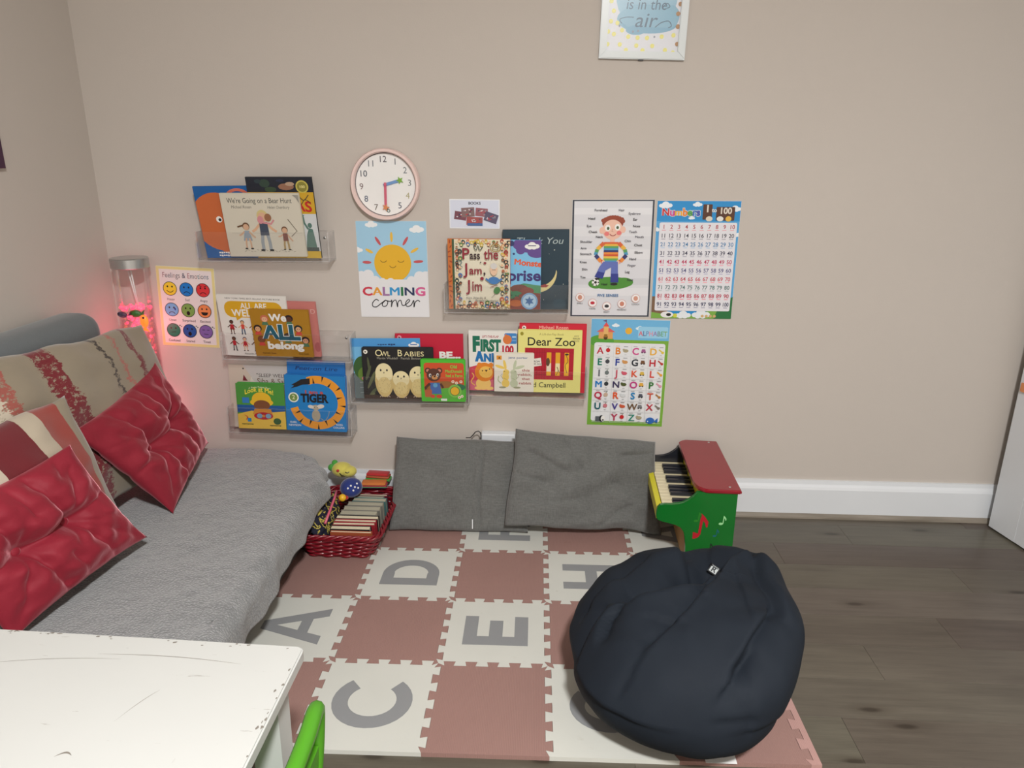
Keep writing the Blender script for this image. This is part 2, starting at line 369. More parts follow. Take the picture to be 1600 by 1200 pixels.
    def text(s, t, x, y, h, col, align='c', bold=.012, fit=None, shear=0, rot=0, space=1.0, arch=0, outline=None):
        """y = baseline, h = capital height; col may be a list (one per letter)"""
        global CAP
        if CAP is None: CAP = max(p[1] for p in glyph('H',0)[0])
        if outline: s.text(t, x, y, h, outline, align, bold+.035, fit, shear, rot, space, arch)
        s.lay(); k = h/CAP; adv = [glyph(c,.0)[2]*space for c in t]; tot = sum(adv)*k; sx = k
        if fit: sx = k*fit/tot; tot = fit
        x0 = x-(tot/2 if align == 'c' else tot if align == 'r' else 0); a = math.radians(rot); u = 0
        for i, c in enumerate(t):
            wide = c in 'MWNVKXAZmwkvxyz' and bold > .008
            vs, ts, _ = glyph(c, 0 if wide else bold)
            cc = col[i % len(col)] if isinstance(col, list) else col
            P = []
            for (px, py) in vs:
                X = x0+(u+px)*sx+shear*py*k; Y = y-py*k
                if arch: Y += arch*(((X-x)/(tot/2))**2)
                dx, dy = X-x, Y-y; P.append((x+dx*math.cos(a)-dy*math.sin(a), y+dx*math.sin(a)+dy*math.cos(a)))
            if wide:   # strokes that meet at a point are thickened by overprinting
                for d in (-1,-.5,.5,1): s._tri([(q[0]+d*bold*k, q[1]) for q in P], ts, cc); s.z += .000004
            s._tri(P, ts, cc); u += adv[i]
    def build(s, name, parent, loc=(0,-.0004,0)):
        me = bpy.data.meshes.new(name); me.from_pydata(s.v, [], s.f)
        ca = me.color_attributes.new('Col', 'FLOAT_COLOR', 'CORNER'); buf = []
        for f, c in zip(s.f, s.c): buf += [c[0],c[1],c[2],1.0]*len(f)
        ca.data.foreach_set('color', buf); return link(name, me, s.mat, parent, loc)

# ================================================================== the room
XL, XR, YB, ZC = -1.327, 1.62, -3.9, 2.3
def wobj(name, bm, mat, root, smooth=False, angle=None):
    bmesh.ops.translate(bm, verts=bm.verts, vec=-Vector(root.location)); return obj(name, bm, mat, root, smooth=smooth, angle=angle)
struct(boxobj('wall_back', (XL-.1,0,0), (XR+.1,.1,ZC), 'wall'))
struct(boxobj('wall_left', (XL-.1,YB,0), (XL,0,ZC), 'wall'))
struct(boxobj('wall_right', (XR,YB,0), (XR+.1,0,ZC), 'wall'))
struct(boxobj('wall_front', (XL-.1,YB-.1,0), (XR+.1,YB,ZC), 'wall'))
struct(boxobj('ceiling', (XL-.1,YB-.1,ZC), (XR+.1,.1,ZC+.1), 'ceiling'))
fl = struct(boxobj('floor', (XL-.1,YB-.1,-.06), (XR+.1,.1,-.012), 'bead_wood'))
# planks run along the wall with picture books
plank_me = {}
def plank(x0, x1, y0, y1):
    L = round(x1-x0, 3); wd = round(y1-y0, 4)
    if (L,wd) not in plank_me:
        bm = B(); box(bm, (0,0,-.012), (L-.0004,wd-.0004,0), .0004, 1); me = bpy.data.meshes.new('plank'); bm.to_mesh(me); bm.free(); me.materials.append(M['plank']); plank_me[(L,wd)] = me
    o = bpy.data.objects.new('plank', plank_me[(L,wd)]); COL.objects.link(o); o.parent = fl; o.location = (x0,y0,0)
ys = [0, -.065] + [-.065-.1225*k for k in range(1,22)]
offs = [.0,.55,.28,.80,.12,.62,.36,.90,.2,.7]
for i in range(len(ys)-1):
    x = XL-.9+offs[i%10]*.9+.02
    while x < XR:
        a, b = max(x,XL), min(x+.9,XR)
        if b-a > .01: plank(a, b, ys[i+1], ys[i])
        x += .9
# skirting with a chamfered top and a wooden bead below
def skirting(name, f):
    bm = B(); pr = [(0,.012),(-.017,.012),(-.017,.100),(-.014,.108),(-.009,.116),(-.0075,.128),(0,.1285)]
    prism(bm, pr, lambda p: f(p,0), lambda p: f(p,1)); return struct(obj(name, bm, 'white_gloss'))
skirting('baseboard_back', lambda p,e: (XL if e == 0 else XR, p[0], p[1]))
skirting('baseboard_left', lambda p,e: (XL-p[0], YB if e == 0 else -.018, p[1]))
bm = B(); prism(bm, [(0,0)]+[(-.018*math.cos(a),.018*math.sin(a)) for a in [PI/2*k/5 for k in range(6)]], lambda p: (XL,p[0]-.008,p[1]), lambda p: (XR,p[0]-.008,p[1]))
struct(obj('trim_1', bm, 'bead_wood'), 'grey wooden bead along the foot of the skirting')

# open white panel door beside the right wall
dr_ = struct(thing('door_1', 'white panelled door standing open at the right edge', 'door', (1.467,-.052,.006), (0,0,math.radians(-81))))
dr_.pop('category', None) if hasattr(dr_, 'pop') else None
if 'category' in dr_: del dr_['category']
DW, DH, DT = .76, 1.98, .036
def dpart(name, a, b, mat='door_white', bev=.0006): return boxobj(name, a, b, mat, dr_, bev)
st = .105
dpart('stile', (0,0,0), (st,DT,DH)); dpart('stile', (DW-st,0,0), (DW,DT,DH)); dpart('stile', (DW/2-.045,0,.2), (DW/2+.045,DT,DH-st))
for z0, z1 in ((0,.20),(.80,.94),(DH-st,DH)): dpart('rail', (st,.0005,z0), (DW-st,DT-.0005,z1), bev=.001)
for x0, x1 in ((st,DW/2-.045),(DW/2+.045,DW-st)):
    for z0, z1 in ((.20,.80),(.94,DH-st)):
        bm = B(); box(bm, (x0,.012,z0), (x1,DT-.012,z1)); box(bm, (x0+.035,.005,z0+.035), (x1-.035,DT-.005,z1-.035), .006); obj('panel', bm, 'door_white', dr_)
        bm = B(); tube(bm, [(x0,.010,z0),(x1,.010,z0),(x1,.010,z1),(x0,.010,z1)], .008, 6, True); obj('moulding', bm, 'door_white', dr_)
st_ = thing('sticker', 'small orange sticker on the edge of the white door', 'sticker', (1.4635,-.076,.478)); bm = B()
prism(bm, rrect(-.011,-.014,.011,.014,.004), lambda p: (0,p[0],p[1]), lambda p: (-.0006,p[0],p[1])); obj('label_sheet', bm, 'apricot', st_)
st_.rotation_euler = (0,0,math.radians(9))

# ================================================================== puzzle mat of foam tiles
S, TH, AM = .2522, .010, .0075
mr = .0117
mat_ = thing('foam_mat', 'pink and cream interlocking foam puzzle mat with grey letters', 'mat', (-.4567,-.3079,0), (0,0,mr))
def dove(n=5):
    out = []
    for k in range(n):
        c = (k+.5)/n; P = 1/n
        out += [(c-.21*P,-1),(c-.28*P,1),(c+.28*P,1),(c+.21*P,-1)]
    return out
def tile_outline(i, j, g=.00035):
    x0, x1, y1, y0 = i*S, (i+1)*S, -j*S, -(j+1)*S
    pts = []
    # bottom (left->right), right, top, left; teeth offset along the edge normal
    def edge(p0, p1, nrm, sign, border, inn):
        q = [p0]
        if border is None:
            for t, s_ in dove():
                o = (AM*s_*sign - g*inn); q.append((p0[0]+(p1[0]-p0[0])*t+nrm[0]*o, p0[1]+(p1[1]-p0[1])*t+nrm[1]*o))
        return q
    bot = None if j < 2 else 1; top = None if j > -1 else 1; left = None if i > -1 else 1; right = None
    ex = lambda b: AM*1.6 if b else 0
    X0, X1, Y0, Y1 = x0-ex(left), x1, y0-ex(bot), y1+ex(top)
    pts += edge((X0,Y0),(X1,Y0),(0,1), 1, bot, -1)
    pts += edge((X1,Y0),(X1,Y1),(1,0), 1, right, 1)
    pts += edge((X1,Y1),(X0,Y1),(0,1), 1, top, 1)
    pts += edge((X0,Y1),(X0,Y0),(1,0), 1, left, -1)
    return pts
def letter_polys(c):
    """unit letters, x right, y up, box .52 wide x .64 tall centred on 0"""
    a, b, w = .25, .32, .135
    R = lambda x0,y0,x1,y1: [(x0,y0),(x1,y0),(x1,y1),(x0,y1)]
    def arcring(cx, cy, ro, ri, a0, a1, sx=1, n=24):
        o = [(cx+ro*sx*math.cos(math.radians(a0+(a1-a0)*k/n)), cy+ro*math.sin(math.radians(a0+(a1-a0)*k/n))) for k in range(n+1)]
        i_ = [(cx+(ro*sx-w)*math.cos(math.radians(a1+(a0-a1)*k/n)), cy+ri*math.sin(math.radians(a1+(a0-a1)*k/n))) for k in range(n+1)]
        return o+i_
    if c == 'E': return [[(-a+.02,-b),(a-.02,-b),(a-.02,-b+w),(-a+.02+w,-b+w),(-a+.02+w,-w/2),(a-.09,-w/2),(a-.09,w/2),(-a+.02+w,w/2),(-a+.02+w,b-w),(a-.02,b-w),(a-.02,b),(-a+.02,b)]]
    if c == 'H': return [[(-a,-b),(-a+w,-b),(-a+w,-w/2),(a-w,-w/2),(a-w,-b),(a,-b),(a,b),(a-w,b),(a-w,w/2),(-a+w,w/2),(-a+w,b),(-a,b)]]
    if c == 'D':
        o = [(-a,-b),(-.02,-b)]+[(-.02+.29*math.cos(t),.32*math.sin(t)) for t in [(-PI/2+PI*k/20) for k in range(1,20)]]+[(-.02,b),(-a,b)]
        i_ = [(-a+w,b-w),(-.02,b-w)]+[(-.02+.165*math.cos(t),.195*math.sin(t)) for t in [(PI/2-PI*k/20) for k in range(1,20)]]+[(-.02,-b+w),(-a+w,-b+w)]
        return [o+[(-a,-.01)]+[(-a+w,-.01)]+[(-a+w,-b+w)]+[(-.02,-b+w)]+[(-.02+.165*math.cos(t),.195*math.sin(t)) for t in [(-PI/2+PI*k/20) for k in range(1,20)]]+[(-.02,b-w),(-a+w,b-w),(-a+w,.0),(-a,.0)]][:0] + [[(-a,-b),(-a+w,-b),(-a+w,b),(-a,b)], [(-a+w,-b),(-.02,-b)]+[(-.02+.29*math.cos(t),.32*math.sin(t)) for t in [(-PI/2+PI*k/20) for k in range(1,20)]]+[(-.02,b),(-a+w,b),(-a+w,b-w),(-.02,b-w)]+[(-.02+.165*math.cos(t),.195*math.sin(t)) for t in [(PI/2-PI*k/20) for k in range(1,20)]]+[(-.02,-b+w),(-a+w,-b+w)]]
    if c == 'C': return [arcring(0,0,.35,.21,40,320,.92)]
    if c == 'G': return [arcring(0,0,.33,.2,48,345,.88), R(.03,-.08,.285,.03)]
    if c == 'A':
        L = [(-.29,-b),(-.16,-b),(.0,.17),(.0,b),(-.065,b)]; Rr = [(.29,-b),(.16,-b),(0,.17),(0,b),(.065,b)]
        return [L, Rr, [(-.1105,-.17),(.1105,-.17),(.0745,-.06),(-.0745,-.06)]]
    if c == 'R': return [R(-a,-b,-a+w,b), arcring(-.02,.13,.19,.075,-90,90,1.25), R(-a+w,b-.115,-.02,b), R(-a+w,-.06,-.02,.055), [(-.04,-.0605),(.10,-.0605),(.27,-b),(.12,-b)]]
    return []
letters = {(-1,1):'A',(0,0):'D',(1,1):'E',(0,2):'C',(2,0):'H',(2,2):'G',(1,-1):'R',(3,-1):'A'}
for j in range(-1,3):
    for i in range(-1,4):
        bm = B(); prism(bm, tile_outline(i,j), lambda p: (p[0],p[1],TH), lambda p: (p[0],p[1],0))
        cream = (i+j) % 2 == 0
        tl = obj('tile', bm, 'foam_cream' if cream else 'foam_pink', mat_)
        if (i,j) in letters:
            bm = B(); cx, cy = (i+.5)*S, -(j+.5)*S
            for P in letter_polys(letters[(i,j)]):   # letters lie turned a quarter to the left
                f = lambda z: (lambda p: (cx-p[1]*S*.98, cy+p[0]*S*.98, z))
                prism(bm, P, f(TH+.0003), f(TH-.001))
            lt = obj('letter', bm, 'foam_grey', tl); lt['label'] = 'grey foam letter %s' % letters[(i,j)]
for j in range(-1,3):
    x = 4*S; y1, y0 = -j*S+(AM*1.6 if j == -1 else 0), -(j+1)*S-(AM*1.6 if j == 2 else 0)
    q = [(x+AM*s_+.0006, y0+(y1-y0)*t_) for t_, s_ in dove()]
    bm = B(); prism(bm, [(x+.0006,y0+.0004)]+q+[(x+.0006,y1-.0004),(x+.021,y1-.0004),(x+.021,y0+.0004)], lambda p: (p[0],p[1],TH), lambda p: (p[0],p[1],0)); obj('edge_strip', bm, 'foam_edge', mat_)

# ================================================================== cushions: a quilted pillow between four corners
def smooth01(x): x = max(0,min(1,x)); return x*x*(3-2*x)
def cushion_mesh(name, C4, thick, mat, root, n=44, concave=.05, ear=0, tufts=(), creases=(), wr=.004, seed=0, power=.5, sag=0, flip=1, nscale=7, rim=.0, wob=0):
    TL, TR, BR, BL = [Vector(c) for c in C4]; N = (TR-BL).cross(TL-BR).normalized()*flip
    cen = (TL+TR+BR+BL)/4; bm = B(); uvl = bm.loops.layers.uv.new('UVMap'); g = {}
    def P(u, v, side):
        U, V = 2*u-1, 2*v-1
        k = 1-concave*(1-abs(V)**2.2); k2 = 1-concave*(1-abs(U)**2.2)
        u2, v2 = .5+U*k/2, .5+V*k2/2
        p = TL*(1-u2)*(1-v2)+TR*u2*(1-v2)+BR*u2*v2+BL*(1-u2)*v2
        t = ((1-U*U)**power)*((1-V*V)**power)*thick
        if ear: t *= 1-ear*(abs(U)*abs(V))**1.5
        d = 1
        for (tu, tv, dep, wid) in tufts:
            r = math.hypot(u-tu, v-tv); th = math.atan2(v-tv, u-tu)
            d *= 1-dep*math.exp(-(r/wid)**1.3)
            d *= 1-.20*math.exp(-(r/(wid*2.4))**2)*max(0,math.cos(5*th+tu*9+seed))**2*(1-math.exp(-(r/.03)**2))
        for (a, b, dep, wid) in creases:
            ax, ay = b[0]-a[0], b[1]-a[1]; q = max(0,min(1,((u-a[0])*ax+(v-a[1])*ay)/(ax*ax+ay*ay)))
            r = math.hypot(u-a[0]-q*ax, v-a[1]-q*ay); d *= 1-dep*math.exp(-abs(r/wid)**1.1)
        t *= d
        t += rim*min(1,(1-max(abs(U),abs(V)))*30)
        w = noise.noise(Vector((u*nscale+seed*3.1, v*nscale+side*5, seed)))*wr*min(1,6*(1-max(abs(U),abs(V))))
        p = p+N*(side*(t/2)+w)
        if wob: p = p+noise.noise_vector(p*9+Vector((seed,0,0)))*wob
        if sag: p = p - N*sag*(1-V*V)
        return p
    for side in (1,-1):
        for i in range(n+1):
            for j in range(n+1):
                if i in (0,n) or j in (0,n):
                    if side == -1: g[(i,j,-1)] = g[(i,j,1)]; continue
                g[(i,j,side)] = bm.verts.new(P(i/n,j/n,side)-Vector(root.location))
        for i in range(n):
            for j in range(n):
                q = [(i,j),(i+1,j),(i+1,j+1),(i,j+1)]
                f = bm.faces.new([g[(a,b,side)] for a, b in (q if side < 0 else q[::-1])])
                for lp, (a, b) in zip(f.loops, q if side < 0 else q[::-1]): lp[uvl].uv = (a/n, b/n)
    cushion_mesh.P = P; cushion_mesh.N = N
    return obj(name, bm, mat, root, smooth=True)

# ================================================================== sofa along the left wall
SY1 = -1.13
so = thing('sofa', 'low grey sofa along the left wall under the fleece throw', 'sofa', (-1.0,-.6,0))
def seat_outline(x1, r=.17): return [(-1.185,SY1),(x1-.03,SY1),(x1,SY1+.03)]+[(x1-r+r*math.cos(a), -.045-r+r*math.sin(a)) for a in [PI/2*k/8 for k in range(9)]]+[(-1.185,-.045)]
bm = B(); prism(bm, seat_outline(-.668), lambda p: (p[0],p[1],.03), lambda p: (p[0],p[1],.112)); wobj('base', bm, 'sofa_base', so)
bm = B(); prism(bm, seat_outline(-.672), lambda p: (p[0],p[1],.114), lambda p: (p[0],p[1],.196)); bmesh.ops.bevel(bm, geom=[e for e in bm.edges if all(v.co.z > .19 for v in e.verts)], offset=.02, segments=4, affect='EDGES'); wobj('seat_cushion', bm, 'sofa_fabric', so, True, 40)
bm = B(); box(bm, (-1.322,SY1,.03), (-1.192,-.275,.715), .05, 5); wobj('backrest', bm, 'sofa_fabric', so, True, 60)
for x, y in ((-1.28,-.33),(-1.28,-1.08),(-.76,-.22),(-.76,-1.08)):
    bm = B(); lathe(bm, [(.016,.0105),(.022,.032)], 12, c=(x,y,0)); wobj('foot', bm, 'black', so)

# fleece throw over the seat
def interp(tab, x):
    for (a, p), (b, q) in zip(tab, tab[1:]):
        if a <= x <= b:
            t = (x-a)/(b-a); t = t*t*(3-2*t); return p+(q-p)*t
    return tab[0][1] if x < tab[0][0] else tab[-1][1]
XF = [(-1.13,-.598),(-.8,-.604),(-.5,-.612),(-.38,-.612),(-.29,-.596),(-.2,-.632),(-.115,-.680),(-.04,-.80)]
ZB = [(-1.13,.120),(-.8,.122),(-.5,.132),(-.38,.142),(-.29,.165),(-.2,.175),(-.115,.180),(-.04,.190)]
th_ = thing('fleece_throw', 'grey curly fleece throw spread over the sofa seat', 'throw', (-.9,-.6,.2)); bm = B(); grid = []
NU, NV = 150, 220
for j in range(NV+1):
    y = SY1+(SY1*-1-.036)*j/NV; xf, zb = interp(XF,y), interp(ZB,y); row = []; R_ = .035
    flat = (xf-R_)-(-1.19); arcl = R_*PI/2; drop = max(.0,(.218-R_)-zb); tot = flat+arcl+drop
    for i in range(NU+1):
        s = tot*(i/NU)
        if s < flat:
            p = Vector((-1.19+s, y, .215+.008*math.sin(PI*min(1,max(0,s/flat)))))
        elif s < flat+arcl:
            a = (s-flat)/R_; p = Vector((xf-R_+R_*math.sin(a), y, .215-R_+R_*math.cos(a)))
        else: p = Vector((xf+.006*math.sin(y*23)*(s-flat-arcl)/.06, y, .215-R_-(s-flat-arcl)))
        nz = noise.noise(p*9)*.006+noise.noise(p*38)*.0022
        end = smooth01((-.036-y)/.05); p.z += nz - .02*(1-end)
        if s >= flat: p.x += nz*.8+.003*math.sin(y*60)
        row.append(bm.verts.new(p))
    grid.append(row)
for j in range(NV):
    for i in range(NU): bm.faces.new((grid[j][i],grid[j][i+1],grid[j+1][i+1],grid[j+1][i]))
o = wobj('blanket', bm, 'fleece', th_, True); md = o.modifiers.new('thick','SOLIDIFY'); md.thickness = .006; md.offset = 0

# scatter cushions on the sofa
def cush(name, label, C4, thick, mat, group=None, buttons=(), **kw):
    c = sum((Vector(q) for q in C4), Vector())/4; c.z = min(q[2] for q in C4)
    r = thing(name, label, 'cushion', c, group=group); body = cushion_mesh('cover', C4, thick, mat, r, **kw); P, N = cushion_mesh.P, cushion_mesh.N
    for u, v in buttons:
        bm = B(); ball(bm, (0,0,0), .0105, 1, 1, .5, 14, 8); b = obj('button', bm, mat, r, smooth=True); b.location = P(u,v,1)-Vector(r.location)+N*.004
        b.rotation_mode = 'QUATERNION'; b.rotation_quaternion = Vector((0,0,1)).rotation_difference(N)
    return r
cush('striped_cushion', 'large beige cushion with ragged dark red stripes, leaning on the sofa back',
     [(-1.165,-.84,.715),(-1.15,-.185,.655),(-1.05,-.15,.28),(-1.07,-.84,.27)], .10, 'stripe_beige', 'striped sofa cushions', concave=.03, n=60, wr=.010, seed=2, wob=.010, nscale=6, ear=.2, power=.42)
cush('striped_cushion', 'cream cushion with wide dark red and tan stripes, behind the nearer red cushion',
     [(-1.115,-1.15,.60),(-1.065,-.68,.60),(-.985,-.66,.27),(-1.02,-1.13,.27)], .10, 'stripe_red', 'striped sofa cushions', concave=.03, n=52, wr=.008, seed=4, wob=.009, power=.45)
tf = ((.33,.5,.93,.10),(.67,.5,.93,.10))
crs = (((.33,.5),(.67,.5),.34,.03),((.33,.5),(.27,.04),.36,.03),((.33,.5),(.38,.97),.36,.03),((.33,.5),(.03,.55),.34,.03),((.67,.5),(.62,.03),.36,.03),((.67,.5),(.74,.97),.36,.03),((.67,.5),(.97,.44),.34,.03),((.33,.5),(.08,.1),.18,.025),((.67,.5),(.93,.9),.18,.025),((.33,.5),(.1,.9),.2,.025),((.67,.5),(.9,.12),.2,.025),((.5,.02),(.5,.3),.15,.02),((.5,.7),(.52,.98),.15,.02),((.85,.6),(.99,.7),.16,.02),((.15,.3),(.01,.25),.16,.02),((.8,.15),(.85,.01),.2,.02))
bt = ((.33,.5),(.67,.5))
cush('tufted_cushion', 'dark red tufted cushion in the sofa corner under the bubble lamp',
     [(-1.055,-.70,.515),(-1.095,-.23,.555),(-1.02,-.125,.262),(-.935,-.53,.225)], .125, 'red_velvet', 'red tufted cushions', bt, concave=.09, n=72, tufts=tf, creases=crs, wr=.009, seed=5, ear=.35, nscale=9, power=.5)
cush('tufted_cushion', 'red tufted cushion nearest the white table, cut by the left edge',
     [(-1.075,-1.17,.515),(-.985,-.80,.53),(-.90,-.715,.262),(-.965,-1.085,.245)], .125, 'red_velvet', 'red tufted cushions', bt, concave=.09, n=72, tufts=tf, creases=crs, wr=.009, seed=9, ear=.35, nscale=9, power=.5)

# grey floor cushions against the wall
cush('floor_cushion', 'flat grey floor cushion with a zipped seam, beside the red basket',
     [(-.430,-.083,.277),(-.015,-.083,.277),(-.01,-.195,.014),(-.440,-.205,.014)], .06, 'grey_linen', 'grey floor cushions against the wall', concave=.014, n=64, wr=.008, seed=11, power=.3, wob=.006, creases=(((.6,0),(.6,1),.35,.012),((.655,0),(.655,1),.45,.008)), nscale=5)
z = B(); tube(z, [(-.178,-.2175,.035),(-.1785,-.2085,.062)], .0016, 6)
zp = obj('zip', z, 'white_gloss'); pa = [o for o in bpy.data.objects if o.name.startswith('floor_cushion')][0]; zp.parent = pa; zp.location = -Vector(pa.location)
cush('floor_cushion', 'rumpled grey floor cushion leaning beside the toy piano',
     [(-.052,-.125,.338),(.388,-.085,.280),(.402,-.185,.018),(-.075,-.238,.058)], .06, 'grey_linen', 'grey floor cushions against the wall', concave=.022, n=72, wr=.013, seed=15, power=.33, nscale=5, wob=.010,
     creases=(((.52,0),(.55,.95),.2,.03),((.75,.2),(1,.12),.5,.03),((.0,.45),(.22,.55),.55,.03),((.6,.95),(.8,.7),.5,.03),((.3,0),(.45,.35),.4,.03),((.1,.25),(.35,.4),.3,.03),((.7,.5),(.95,.6),.3,.03),((.2,.75),(.45,.65),.3,.04)))
# white socket strip and its black lead behind the cushions
pw = thing('extension_socket', 'white wall socket box just showing above the grey cushion', 'socket', (-.11,-.02,.2)); bm = B(); box(bm, (-.165,-.036,.215), (-.055,-.0185,.277), .004); wobj('housing', bm, 'white_gloss', pw)
bm = B(); box(bm, (-.165,-.0185,.13), (-.055,-.0005,.276), .002); wobj('back_box', bm, 'white_gloss', pw)
cb_ = thing('power_lead', 'thin black lead looping over the grey cushion', 'cable', (-.18,-.04,.26)); bm = B()
cp = [(-.215,-.033,.2615),(-.20,-.034,.2625),(-.192,-.036,.272),(-.183,-.04,.285),(-.174,-.04,.288),(-.167,-.04,.283),(-.165,-.041,.2725),(-.166,-.04,.24)]
tube(bm, cp, .0017, 6); wobj('lead', bm, 'black', cb_, True)

# ================================================================== bean bag
BC = Vector((.3363,-.8841,0)); BQ = (.1438,.243,.1955,.2644,.237,.164,2.2273,2.5629,.0701,.0195,.1347)
bb = thing('bean_bag', 'dark navy nylon bean bag slumped on the foam mat', 'bean bag', (BC.x,BC.y,.0105)); bm = B()
NT_, NP_ = 220, 124
# folds: a line on the skin, how deep the cloth drops on one side of it, how sharply and how far
BAG_FOLDS = [
 ([(.205,-.905,.258),(.278,-.906,.285),(.328,-.896,.298),(.397,-.849,.307),(.473,-.779,.302)],.125,.016,.050,-1),
 ([(.350,-.70,.270),(.340,-.80,.295),(.33,-.87,.298)],.030,.010,.040,-1),
 ([(.205,-.900,.257),(.164,-.923,.230),(.150,-.962,.214)],.026,.008,.022,-1),
 ([(.162,-.908,.228),(.135,-.94,.20),(.108,-.975,.165)],.022,.010,.05,1),
 ([(.425,-.84,.308),(.375,-.91,.303),(.320,-.976,.290),(.248,-1.036,.255)],.026,.008,.040,1),
 ([(.250,-.968,.272),(.297,-.998,.281)],.009,.006,.02,1),
 ([(.445,-.85,.310),(.441,-.92,.308),(.436,-1.0,.299)],.007,.006,.03,1),
 ([(.470,-.985,.297),(.430,-1.035,.285),(.384,-1.091,.256)],.026,.008,.04,-1),
 ([(.500,-.775,.285),(.499,-.86,.298),(.506,-.97,.288)],.030,.012,.05,1),
 ([(.410,-1.075,.264),(.385,-1.10,.245),(.360,-1.12,.222)],.020,.007,.025,-1),
 ([(.412,-1.10,.245),(.416,-1.13,.19),(.414,-1.14,.13)],.005,.005,.02,1),
 ([(.360,-1.142,.178),(.410,-1.137,.180)],.007,.006,.02,1),
 ([(.224,-1.058,.236),(.205,-1.08,.21),(.192,-1.09,.19)],.008,.006,.02,1),
 ([(.120,-.86,.20),(.19,-.80,.25),(.26,-.76,.27)],.022,.012,.05,-1),
 ([(.43,-.70,.25),(.41,-.76,.29),(.40,-.80,.30)],.012,.01,.03,1)]
BAG_PITS = [((.345,-.80,.30),(.405,-.765,.295),.038,.095),((.30,-.84,.29),(.345,-.815,.30),.03,.030),((.385,-.845,.31),(.47,-.79,.305),.020,-.016),((.50,-.80,.29),(.515,-.82,.28),.025,-.014),((.30,-.76,.27),(.345,-.74,.28),.03,-.014)]
PI_ = [(Vector(a),Vector(b),w,d) for a,b,w,d in BAG_PITS]
FO = [([Vector(q) for q in P],d,ws,wl,sd) for P,d,ws,wl,sd in BAG_FOLDS]
rings = []
for j in range(NP_+1):
    ph = -PI/2+PI*j/NP_; ring = []
    for i in range(NT_):
        th = 2*PI*i/NT_; dx, dy, dz = math.cos(ph)*math.cos(th), math.cos(ph)*math.sin(th), math.sin(ph)
        z0, al, ar, bf, bk2, cu, nl, nu, sx, sy, ti = BQ
        k = smooth01(.5+dx*2.5); a = al*(1-k)+ar*k; k = smooth01(.5+dy*2.5); b = bf*(1-k)+bk2*k
        c, n_ = (cu, nu) if dz > 0 else (z0, nl)
        r = (abs(dx/a)**n_+abs(dy/b)**n_+abs(dz/c)**n_)**(-1/n_)
        p = Vector((dx*r, dy*r, dz*r)); u = max(0,p.z)/cu
        if p.z > 0: p.z *= 1+ti*p.x/.25
        p = p+Vector((sx*u, sy*u, z0))+BC
        nrm = Vector((dx/a,dy/b,dz/c)).normalized(); dd = 0
        for P, d_, ws, wl, sd in FO:
            if (P[0]-p).length > .35: continue
            best = 9; bs = 0; bt_ = 0
            for A_, B_ in zip(P, P[1:]):
                ab = B_-A_; t = max(0,min(1,(p-A_).dot(ab)/ab.length_squared)); q = p-A_-ab*t; L_ = q.length
                if L_ < best: best = L_; side = ab.normalized().cross(nrm); bs = q.dot(side)*sd; al_ = abs(q.dot(ab.normalized()))
            fade = math.exp(-(al_/.018)**2)
            if bs > 0: dd -= d_*smooth01(bs/ws)*math.exp(-bs/wl)*fade
            else: dd += d_*.22*math.exp(bs/(ws*1.6))*fade*(1-math.exp(bs/(ws*.5)))
        for A_, B_, w_, d_ in PI_:
            ab = B_-A_; t = max(0,min(1,(p-A_).dot(ab)/ab.length_squared)); q = (p-A_-ab*t).length/w_
            if q < 3: dd -= d_*math.exp(-q*q)
        hh = smooth01((p.z-.03)/.2)
        dd += noise.noise(p*8)*.007*(.4+.6*hh)+noise.noise(Vector((p.x*22,p.y*22,p.z*14))+Vector((3,1,2)))*.0025
        p = p+nrm*dd; p.z = max(p.z, .0108)
        ring.append(p)
    rings.append(ring)
V_ = []
for j in range(1,NP_): V_.append([bm.verts.new(p-Vector(bb.location)) for p in rings[j]])
for A_, B_ in zip(V_, V_[1:]):
    for k in range(NT_): bm.faces.new((A_[k],A_[(k+1)%NT_],B_[(k+1)%NT_],B_[k]))
bm.faces.new(V_[0][::-1]); bm.faces.new(V_[-1]); bag = obj('bag', bm, 'nylon', bb, smooth=True)
bag_pts = [p for r in rings for p in r]
# tags of the bean bag
def near_top(x, y):
    c = [p for p in bag_pts if abs(p.x-x) < .008 and abs(p.y-y) < .008]; return max(c, key=lambda p: p.z) if c else Vector((x,y,.3))
tp = near_top(.412,-.765); bm = B(); tube(bm, [tp+Vector((-.006,.012,.0)),tp+Vector((-.004,.004,.02)),tp+Vector((.002,.0,.006)),tp+Vector((.004,-.006,.004))], .0015, 6); wobj('hang_loop', bm, 'black', bb)
ta = Art(.022,.022,(26,28,32)); ta.rect(12,12,88,88,(190,196,196)); ta.text('R', 50, 78, 56, (30,34,38), bold=.03); ta.rect(16,16,84,26,(70,76,80))
bm = B(); prism(bm, rrect(-.011,0,.011,.022,.001), lambda p: (p[0],0,p[1]), lambda p: (p[0],.0008,p[1])); tg = obj('tag', bm, 'black', bb); tg.location = tp-Vector(bb.location)+Vector((-.006,-.012,.004)); tg.rotation_mode = 'ZYX'; tg.rotation_euler = (math.radians(-55),math.radians(38),0)
tg['label'] = 'small square woven tag'; ta.build('tag_print', tg, (0,-.0003,0))
bm = B(); prism(bm, [(-.03,0),(.03,0),(.03,.03),(-.03,.03)], lambda p: (p[0],p[1],.0004), lambda p: (p[0],p[1],0)); cl = obj('care_label', bm, 'paper', bb); cl.location = (.052,-.187,.0004); cl['label'] = 'white care label'

